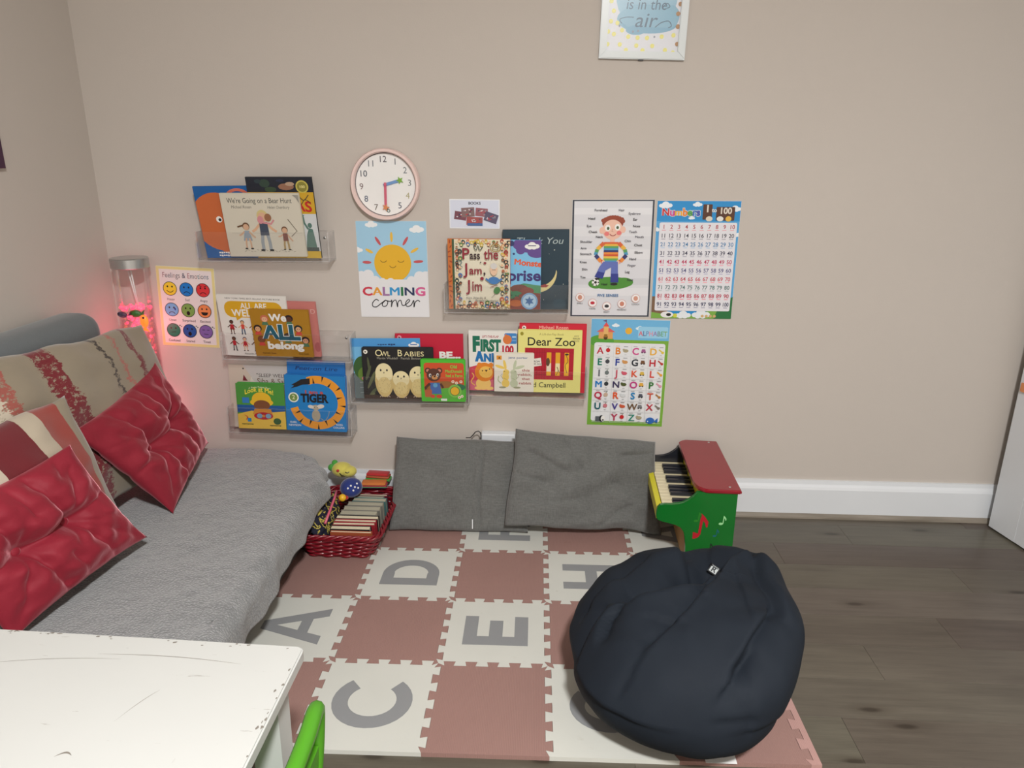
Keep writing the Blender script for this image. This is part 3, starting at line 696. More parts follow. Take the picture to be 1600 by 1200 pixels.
# ================================================================== red wicker basket and what it holds
bk_ = thing('wicker_basket', 'shallow red wicker basket full of books and toys', 'basket', (-.545,-.235,.0105))
def ring_pts(z, n=140, grow=0):
    t = (z-.0105)/.08; x0, x1 = -.652-.012*t-grow, -.462+.034*t+grow; y0, y1 = -.362-.036*t-grow, -.095+.025*t+grow; r = .035; out = []
    base_ = rrect(x0,y0,x1,y1,r,6); L = [0]
    for i in range(len(base_)): L.append(L[-1]+math.dist(base_[i], base_[(i+1)%len(base_)]))
    k = 0
    for i in range(n):
        s = L[-1]*i/n
        while L[k+1] < s: k += 1
        u = (s-L[k])/max(1e-9,L[k+1]-L[k]); a, b = base_[k], base_[(k+1)%len(base_)]; nx, ny = (b[1]-a[1]), -(b[0]-a[0]); d = math.hypot(nx,ny) or 1
        out.append((a[0]+(b[0]-a[0])*u, a[1]+(b[1]-a[1])*u, nx/d, ny/d))
    return out
bm = B()
for k in range(9):
    z = .0165+k*.0083; R = ring_pts(z); tube(bm, [(x+nx*.0035*math.sin(i*2*PI*17/140+(k%2)*PI), y+ny*.0035*math.sin(i*2*PI*17/140+(k%2)*PI), z+.0006*math.sin(i*1.3+k)) for i,(x,y,nx,ny) in enumerate(R)], .0046, 6, True)
w_ = wobj('weave', bm, 'wicker', bk_, True); w_['kind'] = 'stuff'
bm = B(); a0, a1 = ring_pts(.012,34), ring_pts(.088,34)
for p, q in zip(a0, a1): tube(bm, [(p[0],p[1],.012),(q[0],q[1],.088)], .0028, 5)
w_ = wobj('stakes', bm, 'wicker', bk_); w_['kind'] = 'stuff'
bm = B()
for k in range(3):
    R = ring_pts(.092); tube(bm, [(x+nx*.0055*math.cos(i*2*PI*15/140+k*2*PI/3), y+ny*.0055*math.cos(i*2*PI*15/140+k*2*PI/3), .092+.0045*math.sin(i*2*PI*15/140+k*2*PI/3)) for i,(x,y,nx,ny) in enumerate(R)], .0042, 6, True)
wobj('rim', bm, 'wicker', bk_, True)
bm = B(); prism(bm, [(p[0],p[1]) for p in ring_pts(.012,60)], lambda p: (p[0],p[1],.0155), lambda p: (p[0],p[1],.0108)); wobj('bottom', bm, 'wicker', bk_)
plain('cov_red', rgb(150,36,46), .45); plain('cov_black', rgb(28,26,28), .45); plain('cov_teal', rgb(70,110,110), .45); plain('cov_grey', rgb(120,118,110), .5); plain('cov_orange', rgb(168,84,52), .45); plain('pages_grey', rgb(170,166,148), .8); plain('cov_wine', rgb(90,22,40), .45)
bks = [(.010,'cov_orange','pages',.098,-.578,-.456,'thin orange-backed book nearest the front rim of the red basket'),
 (.020,'cov_black','pages',.103,-.582,-.464,'thick black board book, second from the front of the red basket'),
 (.014,'cov_red','pages',.106,-.580,-.456,'red board book, third from the front of the red basket'),
 (.014,'cov_red','pages',.108,-.580,-.455,'red board book, fourth from the front of the red basket'),
 (.020,'cov_black','pages',.110,-.580,-.452,'thick black book with cream pages, fifth from the front of the red basket'),
 (.026,'cov_grey','pages_grey',.112,-.575,-.462,'thick grey-paged book in the middle of the red basket'),
 (.024,'cov_grey','pages_grey',.113,-.572,-.458,'grey-paged book, seventh from the front of the red basket'),
 (.022,'cov_grey','pages_grey',.116,-.566,-.455,'grey book just before the pale green one in the red basket'),
 (.022,'cov_teal','pages_grey',.119,-.555,-.450,'pale green-edged book towards the back of the red basket'),
 (.014,'cov_grey','pages_grey',.117,-.548,-.462,'slim grey book behind the pale green one in the red basket'),
 (.010,'cov_wine','pages',.118,-.545,-.452,'slim wine-red book furthest back in the red basket')]
y = -.352
for tk, cv, pg, zt, x0, x1, lb in bks:
    r = thing('book', lb, 'book', ((x0+x1)/2, y+tk/2, .0165), (math.radians(7),0,random.uniform(-.02,.02)), 'books packed in the red basket'); w, h = x1-x0, (zt-.0165)*.88; r.location.y += h*.06
    bm = B(); box(bm, (-w/2,-tk/2,.0), (w/2,-tk/2+.0022,h), .0004, 1); box(bm, (-w/2,tk/2-.0022,.0), (w/2,tk/2-.0002,h), .0004, 1); box(bm, (-w/2,-tk/2,.0), (w/2,tk/2,.002)); obj('cover', bm, cv, r)
    bm = B(); nleaf = max(3,int(tk/.003))
    for q in range(nleaf):
        a = -tk/2+.0023+(tk-.0046)*q/nleaf; box(bm, (-w/2+.002,a,.0022), (w/2-.003+random.uniform(-.001,.001),a+(tk-.0046)/nleaf*.86,h-.001-random.uniform(0,.0012)))
    obj('pages', bm, pg, r); y += tk+.0022
# soft toy
ty = thing('soft_toy', 'cloth toy with a yellow head and dotted blue body on the basket books', 'soft toy', (-.572,-.165,.118))
bm = B(); ball(bm, (-.560,-.172,.142), .036, .95, 1.05, .82, 24, 16); wobj('body', bm, 'plush_blue', ty, True)
bm = B(); ball(bm, (-.607,-.100,.170), .030, 1.1, 1, .8, 20, 14); ball(bm, (-.584,-.108,.168), .024, 1.1, 1, .75, 20, 14); wobj('head', bm, 'plush_yellow', ty, True)
bm = B(); ball(bm, (-.640,-.10,.176), .012, 1, 1, 1); ball(bm, (-.632,-.09,.188), .010); wobj('tuft', bm, 'plush_green', ty, True)
bm = B(); ball(bm, (-.575,-.222,.131), .0115, u=16, v=12); wobj('bead', bm, 'ball_yellow', ty, True)
bm = B(); ball(bm, (-.577,-.207,.124), .013, 1.3, .7, .7); wobj('felt_patch', bm, 'plush_red', ty, True)
bm = B(); ball(bm, (-.612,-.129,.178), .0048); wobj('cheek', bm, 'plush_red', ty, True)
bm = B()
for a, e in ((-.9,.5),(-1.3,.7),(-.5,.75),(-1.1,.2),(-.6,.3),(-1.6,.45)):
    ball(bm, (-.560+.0345*math.cos(e)*math.cos(a), -.172+.0375*math.cos(e)*math.sin(a), .142+.0293*math.sin(e)), .0032, u=8, v=6)
wobj('spots', bm, 'paper', ty)
bm = B(); tube(bm, [(-.606,-.133,.172),(-.600,-.134,.166),(-.592,-.134,.163)], .0012, 5); tube(bm, [(-.588,-.133,.176),(-.581,-.134,.173),(-.575,-.131,.176)], .0012, 5); wobj('stitching', bm, 'black', ty)
# folded cloth books and the patterned bag
def softstack(name, label, x0, x1, y0, y1, z0, n, mat, rot):
    r = thing(name, label, 'cloth book', ((x0+x1)/2,(y0+y1)/2,z0), (0,0,rot), 'cloth books in the red basket'); w, d = (x1-x0)/2, (y1-y0)/2
    for k in range(n):
        bm = B(); box(bm, (-w+.002*k,-d,k*.0088), (w-.003*k,d,k*.0088+.0084), .0038, 3); obj('page', bm, mat[k % len(mat)], r, smooth=True)
softstack('cloth_book', 'striped rainbow cloth book folded behind the dotted toy', -.552,-.468,-.098,-.062,.104,2,['rainbow_cloth','rainbow_cloth'],.05)
softstack('cloth_book', 'orange and red cloth book on top at the basket back', -.545,-.462,-.060,-.028,.112,3,['plush_green','cov_orange','plush_red'],-.08)
pb = thing('cloth_bag', 'black and yellow patterned cloth bag under the fleece corner', 'bag', (-.61,-.3,.02))
cushion_mesh('fabric', [(-.640,-.375,.118),(-.600,-.205,.150),(-.588,-.20,.055),(-.598,-.37,.04)], .030, 'cloth_pattern', pb, n=24, concave=.03, wr=.006, seed=21)
bm = B(); tube(bm, [(-.594,-.215,.150),(-.592,-.25,.140),(-.592,-.30,.126),(-.594,-.345,.108)], .004, 6); wobj('piping', bm, 'pink', pb, True)

# ================================================================== toy piano
PY0, PY1 = -.385, -.030
pn = thing('toy_piano', 'green and red wooden toy piano with yellow key strip', 'toy piano', (.49,-.21,.0102), (0,0,math.radians(-2)))
def pside(name, y0, y1, mat):
    pr = [(.572,.0112),(.572,.256),(.466,.256)]
    pr += [(.466,.2555),(.455,.243),(.443,.231),(.430,.222),(.416,.217),(.398,.2155),(.378,.2155),(.366,.213),(.359,.205),(.357,.19),(.357,.176),(.361,.168),(.372,.163),(.392,.159),(.412,.155),(.426,.148),(.435,.136),(.440,.12),(.443,.09),(.446,.0112)]
    bm = B(); prism(bm, pr, lambda p: (p[0],y0,p[1]), lambda p: (p[0],y1,p[1])); bmesh.ops.bevel(bm, geom=[e for e in bm.edges if abs(e.verts[0].co.y-e.verts[1].co.y) < 1e-6], offset=.0012, segments=2, affect='EDGES'); return wobj(name, bm, mat, pn)
sd = pside('side_panel', PY0, PY0+.012, 'lacquer_green'); sd['label'] = 'green side with painted notes'
pside('side_panel', PY1-.012, PY1, 'navy_black')['label'] = 'black far side'
bm = B(); out = [(.580,PY0-.006),(.580,PY1+.004),(.482,PY1+.004)]+[(.482-.024*math.sin(a),PY1+.004-.024*(1-math.cos(a))) for a in [PI/2*k/6 for k in range(1,7)]]+[(.458-.0,PY0+.06)]+[(.458+.034*(1-math.cos(a)),PY0+.06-.066*math.sin(a)) for a in [PI/2*k/8 for k in range(1,9)]]
prism(bm, out, lambda p: (p[0],p[1],.268), lambda p: (p[0],p[1],.2565)); bmesh.ops.bevel(bm, geom=[e for e in bm.edges if abs(e.verts[0].co.z-e.verts[1].co.z) < 1e-6], offset=.003, segments=3, affect='EDGES'); wobj('lid', bm, 'lacquer_red', pn, True, 35)
for x, y in ((.552,PY1-.012),(.552,PY0+.016)):
    bm = B(); lathe(bm, [(.0035,.268),(.003,.2692),(.0,.2696)], 12, c=(x,y,0)); wobj('screw', bm, 'silver', pn)
bm = B(); box(bm, (.478,PY0+.0121,.19), (.484,PY1-.0121,.256)); wobj('fall_board', bm, 'lacquer_yellow', pn)
bm = B(); box(bm, (.560,PY0+.0121,.02), (.567,PY1-.0121,.256)); wobj('back_panel', bm, 'raw_wood', pn)
bm = B(); box(bm, (.366,PY0+.0121,.164), (.478,PY1-.0121,.176)); wobj('key_bed', bm, 'raw_wood', pn)
bm = B(); box(bm, (.358,PY0+.0121,.166), (.374,PY1-.0121,.2), .0015); wobj('key_slip', bm, 'lacquer_yellow', pn)
bm = B(); box(bm, (.447,PY0+.0121,.02), (.453,PY1-.0121,.16)); wobj('front_panel', bm, 'raw_wood', pn)
nk = 15; kw = (PY1-PY0-.026)/nk
for k in range(nk):
    bm = B(); y0 = PY0+.013+k*kw; box(bm, (.3765,y0+.0005,.178), (.476,y0+kw-.0005,.197), .0008, 1); wobj('white_key', bm, 'key_cream', pn)
    if k % 7 in (0,1,3,4,5) and k < nk-1:
        bm = B(); yb = y0+kw; box(bm, (.406,yb-.0062,.1975), (.477,yb+.0062,.2075), .001, 1); wobj('black_key', bm, 'navy_black', pn)
# painted notes on the near side
G_ = lambda x, z: ((x-.46)/.11*100, (.24-z)/.11*100)
def note(x, z, s, col):
    na = Art(.11,.24); cx, cy = G_(x, z); na.poly([(cx+11*s*math.cos(t)*.98-7*s*math.sin(t)*-.2, cy+7*s*math.sin(t)-11*s*math.cos(t)*.2) for t in [math.radians(q) for q in range(-40,290,22)]]+[(cx+7.6*s,cy-4*s),(cx+11*s,cy-46*s),(cx+18*s,cy-39*s),(cx+25*s,cy-29*s),(cx+24*s,cy-18*s),(cx+21.5*s,cy-17*s),(cx+19*s,cy-26*s),(cx+15*s,cy-31*s),(cx+12*s,cy-1*s)], col)
    na.build('painted_note', sd, (.025,PY0+.21-.0006,-.0102))
note(.463,.125,1.35,(172,22,38)); note(.534,.164,.5,(150,214,150)); note(.520,.126,.42,(20,96,110)); note(.505,.078,.5,(20,40,26)); note(.466,.170,.55,(40,124,36))

# ================================================================== white table and green chair, nearest the camera
tbz = .42
tt = thing('white_table', 'worn white painted table at the lower left corner', 'table', (-.66,-1.55,0))
bm = B(); bx0, bx1, by0, by1 = -1.02,-.3205,-1.83,-1.296
prism(bm, rrect(bx0,by0,bx1,by1,.012,4), lambda p: (p[0],p[1]+.025*((p[0]+.32)/-.7)-.0,tbz), lambda p: (p[0],p[1]+.025*((p[0]+.32)/-.7),tbz-.02)); bmesh.ops.bevel(bm, geom=[e for e in bm.edges if abs(e.verts[0].co.z-e.verts[1].co.z) < 1e-6], offset=.0025, segments=2, affect='EDGES'); wobj('table_top', bm, 'table_paint', tt, True, 35)
for x in (bx0+.02, bx1-.065):
    for y in (by0+.03, by1-.075):
        bm = B(); prism(bm, [(x,y),(x+.045,y),(x+.045,y+.045),(x,y+.045)], lambda p: (p[0],p[1],tbz-.0205), lambda p: (x+.0225+(p[0]-x-.0225)*.8,y+.0225+(p[1]-y-.0225)*.8,.0005)); wobj('leg', bm, 'table_paint', tt)
for a, b in (((bx0+.066,by1-.055,tbz-.075),(bx1-.066,by1-.035,tbz-.0205)),((bx0+.066,by0+.035,tbz-.075),(bx1-.066,by0+.055,tbz-.0205)),((bx1-.053,by0+.076,tbz-.075),(bx1-.033,by1-.076,tbz-.0205)),((bx0+.033,by0+.076,tbz-.075),(bx0+.053,by1-.076,tbz-.0205))):
    bm = B(); box(bm, a, b, .001, 1); wobj('apron', bm, 'table_paint', tt)
bm = B()
for k in range(46):   # chipped paint along the two visible edges
    if k % 2: x, y = random.uniform(-.95,-.33), by1-.004-abs(random.gauss(0,.004))+.025*0; y += .025*((x+.32)/-.7)
    else: x, y = bx1-.003-abs(random.gauss(0,.004)), random.uniform(-1.75,-1.31)
    s_ = random.uniform(.0006,.0022); P = [(x+s_*random.uniform(.4,1.4)*math.cos(a)*(2 if k%2 else 1), y+s_*random.uniform(.4,1.3)*math.sin(a)*(1 if k%2 else 2)) for a in [2*PI*q/7 for q in range(7)]]
    bm.faces.new([bm.verts.new((p[0],p[1],tbz+.00015)) for p in P])
for (x, y, dx, dy, w) in ((-.62,-1.33,.22,-.012,.0012),(-.78,-1.36,.2,.02,.0009),(-.52,-1.46,.03,.06,.0016),(-.74,-1.58,.09,-.02,.0015),(-.86,-1.46,.16,.012,.001),(-.70,-1.54,.05,.0,.002),(-.56,-1.52,.02,.002,.003)):
    P = [(x+dx*t, y+dy*t+.006*math.sin(3*t)) for t in [q/8 for q in range(9)]]
    L = [bm.verts.new((p[0],p[1]+w*.5*math.sin(PI*(.05+.9*i/8)),tbz+.00015)) for i, p in enumerate(P)]; R = [bm.verts.new((p[0],p[1]-w*.5*math.sin(PI*(.05+.9*i/8)),tbz+.00015)) for i, p in enumerate(P)]
    for i in range(8): bm.faces.new((L[i],L[i+1],R[i+1],R[i]))
ch = wobj('paint_chip', bm, 'chip', tt); ch['kind'] = 'stuff'
gc = thing('child_chair', 'bright green plastic child chair tucked at the white table', 'chair', (-.42,-1.58,0))
rim = [(-.290,-1.72,.23),(-.282,-1.735,.32),(-.275,-1.73,.385),(-.270,-1.70,.408),(-.263,-1.65,.415),(-.260,-1.56,.418),(-.263,-1.47,.415),(-.268,-1.42,.411),(-.272,-1.402,.392),(-.280,-1.398,.32),(-.290,-1.41,.23)]
def cat(pts, n=6):
    o = []
    for i in range(len(pts)-1):
        p0, p1, p2, p3 = [Vector(pts[max(0,min(len(pts)-1,i+d))]) for d in (-1,0,1,2)]
        for k in range(n):
            t = k/n; o.append(.5*(2*p1+(p2-p0)*t+(2*p0-5*p1+4*p2-p3)*t*t+(3*p1-p0-3*p2+p3)*t**3))
    return o+[Vector(pts[-1])]
bm = B(); tube(bm, cat(rim), .0115, 10); wobj('back_rim', bm, 'plastic_green', gc, True)
bm = B(); prism(bm, [(-1.72,.23),(-1.415,.23),(-1.405,.30),(-1.41,.345),(-1.725,.345),(-1.728,.30)], lambda p: (-.292+(p[1]-.23)*.1,p[0],p[1]), lambda p: (-.282+(p[1]-.23)*.1,p[0],p[1])); wobj('back_panel', bm, 'plastic_green', gc)
for yy in (-1.62,-1.52): 
    bm = B(); tube(bm, [(-.282,yy,.33),(-.265,yy,.415)], .009, 8); wobj('back_slat', bm, 'plastic_green', gc, True)
bm = B(); prism(bm, rrect(-.56,-1.73,-.27,-1.40,.05,5), lambda p: (p[0],p[1],.232), lambda p: (p[0],p[1],.212)); bmesh.ops.bevel(bm, geom=[e for e in bm.edges if abs(e.verts[0].co.z-e.verts[1].co.z) < 1e-6], offset=.006, segments=3, affect='EDGES'); wobj('seat', bm, 'plastic_green', gc, True, 40)
for x, y in ((-.53,-1.70),(-.53,-1.43),(-.30,-1.70),(-.30,-1.43)):
    bm = B(); tube(bm, [(x,y,.213),(x+(.02 if x > -.4 else -.02),y+(.02 if y > -1.55 else -.02),.001)], lambda i: (.02,.016)[i], 12); wobj('leg', bm, 'plastic_green', gc, True)

# ================================================================== bubble lamp in the corner
LX, LY = -1.213, -.082
lp = thing('bubble_lamp', 'clear bubble tube lamp with pink glow and plastic fish', 'lamp', (LX,LY,.226))
bm = B(); lathe(bm, [(.058,.226),(.060,.232),(.060,.262),(.056,.270)], 40, c=(LX,LY,0)); wobj('base', bm, 'silver', lp, True, 40)
bm = B(); lathe(bm, [(.0495,.270),(.0495,.806)], 48, c=(LX,LY,0)); bmesh.ops.delete(bm, geom=[f for f in bm.faces if len(f.verts) > 4], context='FACES'); wobj('tube', bm, 'tube_glass', lp, True)
bm = B(); lathe(bm, [(.051,.804),(.0535,.806),(.0535,.832),(.051,.8345),(.0,.8345)], 48, c=(LX,LY,0)); wobj('cap', bm, 'silver', lp, True, 40)
bm = B(); lathe(bm, [(.0455,.272),(.0455,.688)], 40, c=(LX,LY,0)); wobj('water', bm, 'water', lp, True, 40)
for dx, dy in ((-.012,.004),(.003,-.006)):
    bm = B(); tube(bm, [(LX+dx,LY+dy,.806),(LX+.008+dx*.3,LY+dy*.4,.69)], .0022, 6); wobj('air_hose', bm, 'paper', lp, True)
bm = B(); random.seed(3)
for k in range(34):
    a, r = random.uniform(0,2*PI), .043*math.sqrt(random.random()); ball(bm, (LX+r*math.cos(a),LY+r*math.sin(a),.686+random.uniform(-.006,.004)), random.uniform(.003,.006), u=8, v=6)
for k in range(90):
    z = random.uniform(.30,.68); a, r = random.uniform(0,2*PI), .040*math.sqrt(random.random()); ball(bm, (LX+r*math.cos(a),LY+r*math.sin(a),z), random.uniform(.0018,.0045), u=8, v=6)
for cz in (.645,.545,.505):
    for k in range(14): ball(bm, (LX+.012+random.gauss(0,.012),LY-.02+random.gauss(0,.01),cz+random.gauss(0,.008)), random.uniform(.004,.007), u=8, v=6)
w_ = wobj('bubbles', bm, 'bubble_glow', lp, True); w_['kind'] = 'stuff'
def fish(x, y, z, s, mat, rot, eye=True):
    f = bpy.data.objects.new('fish', None); COL.objects.link(f); f.parent = lp; f.location = (x-LX,y-LY,z-.226); f.rotation_euler = (0,rot,0)
    bm = B(); ball(bm, (0,0,0), .012*s, 1.3, .5, .8, 14, 10); obj('fish_body', bm, mat, f, smooth=True)
    bm = B(); prism(bm, [(.012*s,0),(.024*s,.009*s),(.021*s,0),(.024*s,-.009*s)], lambda p: (p[0],-.0015,p[1]), lambda p: (p[0],.0015,p[1])); obj('fin', bm, mat, f)
    bm = B(); ball(bm, (-.009*s,-.0055*s,.002*s), .0026*s, u=8, v=6); obj('eye', bm, 'black', f, smooth=True)
fish(LX+.030,LY-.020,.645,1.35,'fish_orange',PI/2); fish(LX+.014,LY-.030,.582,1.35,'fish_orange',.1); fish(LX-.03,LY-.028,.666,1.0,'fish_blue',.2); fish(LX+.006,LY-.02,.668,1.2,'fish_green',.0)
for nm, z, w in (('bubble_lamp_led',.34,.3),('bubble_lamp_led_upper',.60,.2)):
    l = bpy.data.lights.new(nm,'POINT'); l.energy = w; l.color = (1,.2,.28); l.shadow_soft_size = .03; lo_ = bpy.data.objects.new(nm, l); COL.objects.link(lo_); lo_.parent = lp; lo_.location = (0,0,z-.226)

# ================================================================== clear acrylic book shelves on the wall
SHELF = {'S1':(-.809,.4,.400,.8275,'topmost clear acrylic shelf, up beside the clock'),
 'S2':(-.766,-.6,.405,.5195,'clear acrylic shelf right of the feelings poster, half empty'),
 'S3':(-.776,-1.1,.400,.2745,'lowest clear acrylic shelf, just above the sofa end'),
 'S4':(-.386,.5,.375,.3885,'clear acrylic shelf below the sun poster'),
 'S5':(-.083,.4,.375,.6810,'clear acrylic shelf below the small books card'),
 'S6':(-.018,-1.0,.368,.4165,'clear acrylic shelf left of the alphabet chart')}
shelf_me = {}
def sheet(bm, a, b):
    box(bm, a, b, .0006, 1)
def acr(name, a, b, parent):
    me_bm = B(); box(me_bm, a, b); me_bm.faces.ensure_lookup_table()
    d = [b[i]-a[i] for i in range(3)]; thin = d.index(min(d))
    for f in me_bm.faces: f.normal_update(); f.material_index = 0 if abs(f.normal[thin]) > .5 else 1
    return obj(name, me_bm, ['acrylic','acrylic_edge'], parent)
for k, (cx, ro, w, zt, lb) in SHELF.items():
    r = thing('acrylic_shelf', lb, 'shelf', (cx,-.0005,zt), (0,-math.radians(ro),0), 'clear acrylic wall shelves'); h, dp, t_ = .084, .068, .0028
    acr('back_panel', (-w/2,-t_,-.0068), (w/2,0,h), r); acr('tray', (-w/2,-dp,-t_), (w/2,-t_-.0002,0), r); acr('front_lip', (-w/2,-dp-t_,-.0068), (w/2,-dp-.0001,h), r)
    for s in (-1,1):
        x = s*(w/2-.0014); acr('end_panel', (x-.0013,-dp,.0002), (x+.0013,-t_-.0002,h), r)
    bm = B()
    for x in (-w/2+.03, w/2-.03): lathe(bm, [(.0038,.0),(.0038,.0012),(.0,.0022)], 10, 'y', (x,-t_-.0002,h-.022))
    obj('screw', bm, 'silver', r)

# ================================================================== picture books
K = (30,30,32); WH = (236,236,232)
def book(name, label, geo, thick, cover, paint, bg, radius=0, pages='pages', gloss=False):
    x, zb, w, h, rot, lean, Y = geo
    r = thing(name, label, 'book', (x,Y,zb), (math.radians(lean),-math.radians(rot),0), 'picture books on the acrylic shelves', 'ZYX')
    if 'cover_'+cover not in M: plain('cover_'+cover, rgb(*COVERS[cover]), .45, var=.03)
    out = rrect(-w/2,0,w/2,h,radius,5) if radius else [(-w/2,0),(w/2,0),(w/2,h),(-w/2,h)]
    bm = B(); b_ = min(.0018, thick*.2)
    prism(bm, out, lambda p: (p[0],0,p[1]), lambda p: (p[0],b_,p[1])); prism(bm, out, lambda p: (p[0],thick-b_,p[1]), lambda p: (p[0],thick,p[1])); box(bm, (-w/2,.0002,radius), (-w/2+b_,thick-.0002,h-radius)); obj('cover', bm, 'cover_'+cover, r)
    bm = B(); i_ = .0025
    box(bm, (-w/2+b_+.0003,b_+.0001,i_+radius*.3), (w/2-i_,thick-b_-.0001,h-i_-radius*.3)); obj('pages', bm, pages, r)
    a = Art(w, h, bg, gloss); paint(a, a.H); a.build('cover_print', r, (0,-.0004,0)); return r
COVERS = dict(blue=(18,92,160),cream=(206,200,184),dark=(26,30,34),white=(224,222,216),mustard=(168,122,30),rose=(196,122,118),grey=(200,194,184),azure=(24,108,184),green=(60,150,60),sky=(100,172,218),crimson=(186,14,50),teal=(26,52,66),orange=(196,110,50),red=(204,34,56),lemon=(228,222,130),lime=(70,176,44),ivory=(224,220,206))
def person(a, x, y, h, skin, hair, top, legs, arm=0, dress=False, lean=0):
    u = h/10
    if dress: a.poly([(x-.9*u,y-6.8*u),(x+.9*u,y-6.8*u),(x+1.7*u,y-3*u),(x-1.7*u,y-3*u)], top)
    for s in (-1,1):
        a.line([(x+s*.6*u,y-4*u),(x+s*(.9+lean)*u,y-2*u),(x+s*(.9+lean)*u,y)], .8*u if not dress else .6*u, legs if not dress else skin); a.ell(x+s*(1.1+lean)*u,y,.6*u,.3*u,K,n=8)
        a.line([(x+s*.9*u,y-6.5*u),(x+s*2.1*u,y-(5.2-arm*s)*u),(x+s*3*u,y-(4.6-2*arm*s)*u)], .6*u, skin)
    if not dress: a.poly([(x-1*u,y-7*u),(x+1*u,y-7*u),(x+1.1*u,y-3.7*u),(x-1.1*u,y-3.7*u)], top)
    a.ell(x,y-8.5*u,1.35*u,1.45*u,hair,n=14); a.ell(x,y-8.2*u,1.1*u,1.15*u,skin,n=14)
def logo(a, x, y, r, col=(236,232,220), dot=(30,26,26)): a.ell(x,y,r,r,col,n=16); a.poly([(x-r*.45,y-r*.5),(x+r*.5,y),(x-r*.3,y+r*.55)],dot)
def p_octopus(a, H):
    O = (198,104,56); P = (208,112,92)
    a.ell(30,50,40,42,O,-25,n=40); a.poly([(6,60),(40,88),(60,92),(48,70),(20,40)],O); a.ell(62,66,18,14,(18,92,160)); a.ell(40,88,24,10,O,20)
    a.arc(62,18,17,13,170,350,4,P); a.arc(62,20,10,8,180,340,2.5,P); a.ell(29,46,4.4,4.4,WH,n=18); a.ell(30,46.5,2.2,2.2,K,n=14)
    a.poly([(40,96),(52,84),(64,90),(58,80),(44,80)],(18,92,160)); a.bars(27,H-7,16,WH,2); a.bars(28,H-3,18,WH,2)
def p_bear(a, H):
    T = (62,66,66); a.text("We're Going on a Bear Hunt",49,12,6.2,T,fit=82,bold=.004); a.text('Michael Rosen',25,18.6,3.6,(98,98,92),fit=26,shear=.15,bold=0); a.text('Helen Oxenbury',72,19,3.6,(98,98,92),fit=28,shear=.15,bold=0)
    a.line([(8,50),(98,50)],.35,(186,182,166))
    for x in range(20,86,4): a.line([(x,73+1.5*math.sin(x)),(x+2.5,73.5+1.2*math.cos(x*2))],.5,(120,112,96))
    person(a,50,72,52,(214,172,140),(206,190,130),(64,74,92),(150,158,164)); a.ell(57,30,4.4,5,(150,104,74)); a.ell(47,33,4,5,(206,140,146)); a.line([(48,36),(60,38),(64,33)],2.4,(206,140,146))
    person(a,27,70,34,(206,168,138),(104,74,50),(146,160,172),(206,168,138),.2,True); a.line([(23,40),(16,42)],2,(104,74,50))
    person(a,76,71,30,(206,168,138),(112,76,54),(120,70,60),(168,144,94),.5); a.line([(84,54),(92,47),(82,32)],.7,(92,80,66))
    a.poly([(92,2),(99.5,2),(99.5,12),(96,5)],(150,148,140))
def p_atlas(a, H):
    a.rect(0,0,100,22,(22,28,42)); 
    for x,y,rx,ry,c in ((28,9,8,6,(44,66,54)),(36,18,9,4,(50,70,48)),(18,6,5,3,(38,54,60)),(60,14,12,5,(146,104,82)),(66,10,7,3,(178,150,126)),(52,5,6,2,(32,40,66))): a.ell(x,y,rx,ry,c,n=12)
    a.ell(84,14,9.5,9.5,(196,184,84)); a.ell(84,14,7.5,7.5,(134,128,52)); a.text('100',84,16,4,(236,226,150))
    a.rect(0,22.5,100,54,(204,162,40)); a.text('ATLAS',62,51,15,(190,36,36),fit=66,bold=.03); a.spline([(70,36),(76,28),(84,34),(92,26)],1.4,(70,62,44)); a.spline([(80,40),(86,33),(94,38)],1.2,(70,62,44))
    a.rect(0,54.5,100,112,(206,210,212)); S_ = (86,120,110)
    a.poly([(78,112),(82,86),(86,76),(92,78),(96,112)],S_); a.ell(88,72,3.4,4,S_,n=12); a.line([(85,78),(80,68),(79,58)],3,S_); a.star(79,57,3,S_); a.rect(76,106,98,112,(62,76,74)); a.bars(66,60,20,K); a.rect(0,112.5,100,H,(204,168,46))
def p_welcome(a, H):
    a.text('NEW YORK TIMES BEST-SELLING PICTURE BOOK',52,6,2.3,K,fit=80,bold=.0); a.rect(9,9,93,34,(214,166,36),11); a.poly([(24,33),(34,33),(25,39)],(214,166,36)); a.poly([(46,33),(56,33),(48,38)],(214,166,36))
    a.text('ALL ARE',52,20,8.5,WH,fit=38,bold=.02); a.text('WELCOME',52,32,10.5,WH,fit=66,bold=.025)
    sk = [(92,54,40),(214,168,130),(150,98,66),(104,66,48),(224,180,146)]; R = (182,40,50)
    for i,x in enumerate((16,32,48,64,80)): person(a,x,60,22,sk[i%5],(52,34,28) if i!=3 else (170,80,40),R if i%2==0 else (206,74,60),(60,80,110) if i%2 else R,0,i%2==0)
    for i,x in enumerate((16,32,48,64,80)): person(a,x,86,22,sk[(i+3)%5],(40,28,24) if i!=1 else (60,40,90),R if i!=2 else (180,170,150),(110,110,110),0,i%2==1)
    a.text('Alexandra Penfold',42,92,2.8,(110,110,110),fit=26,bold=0)
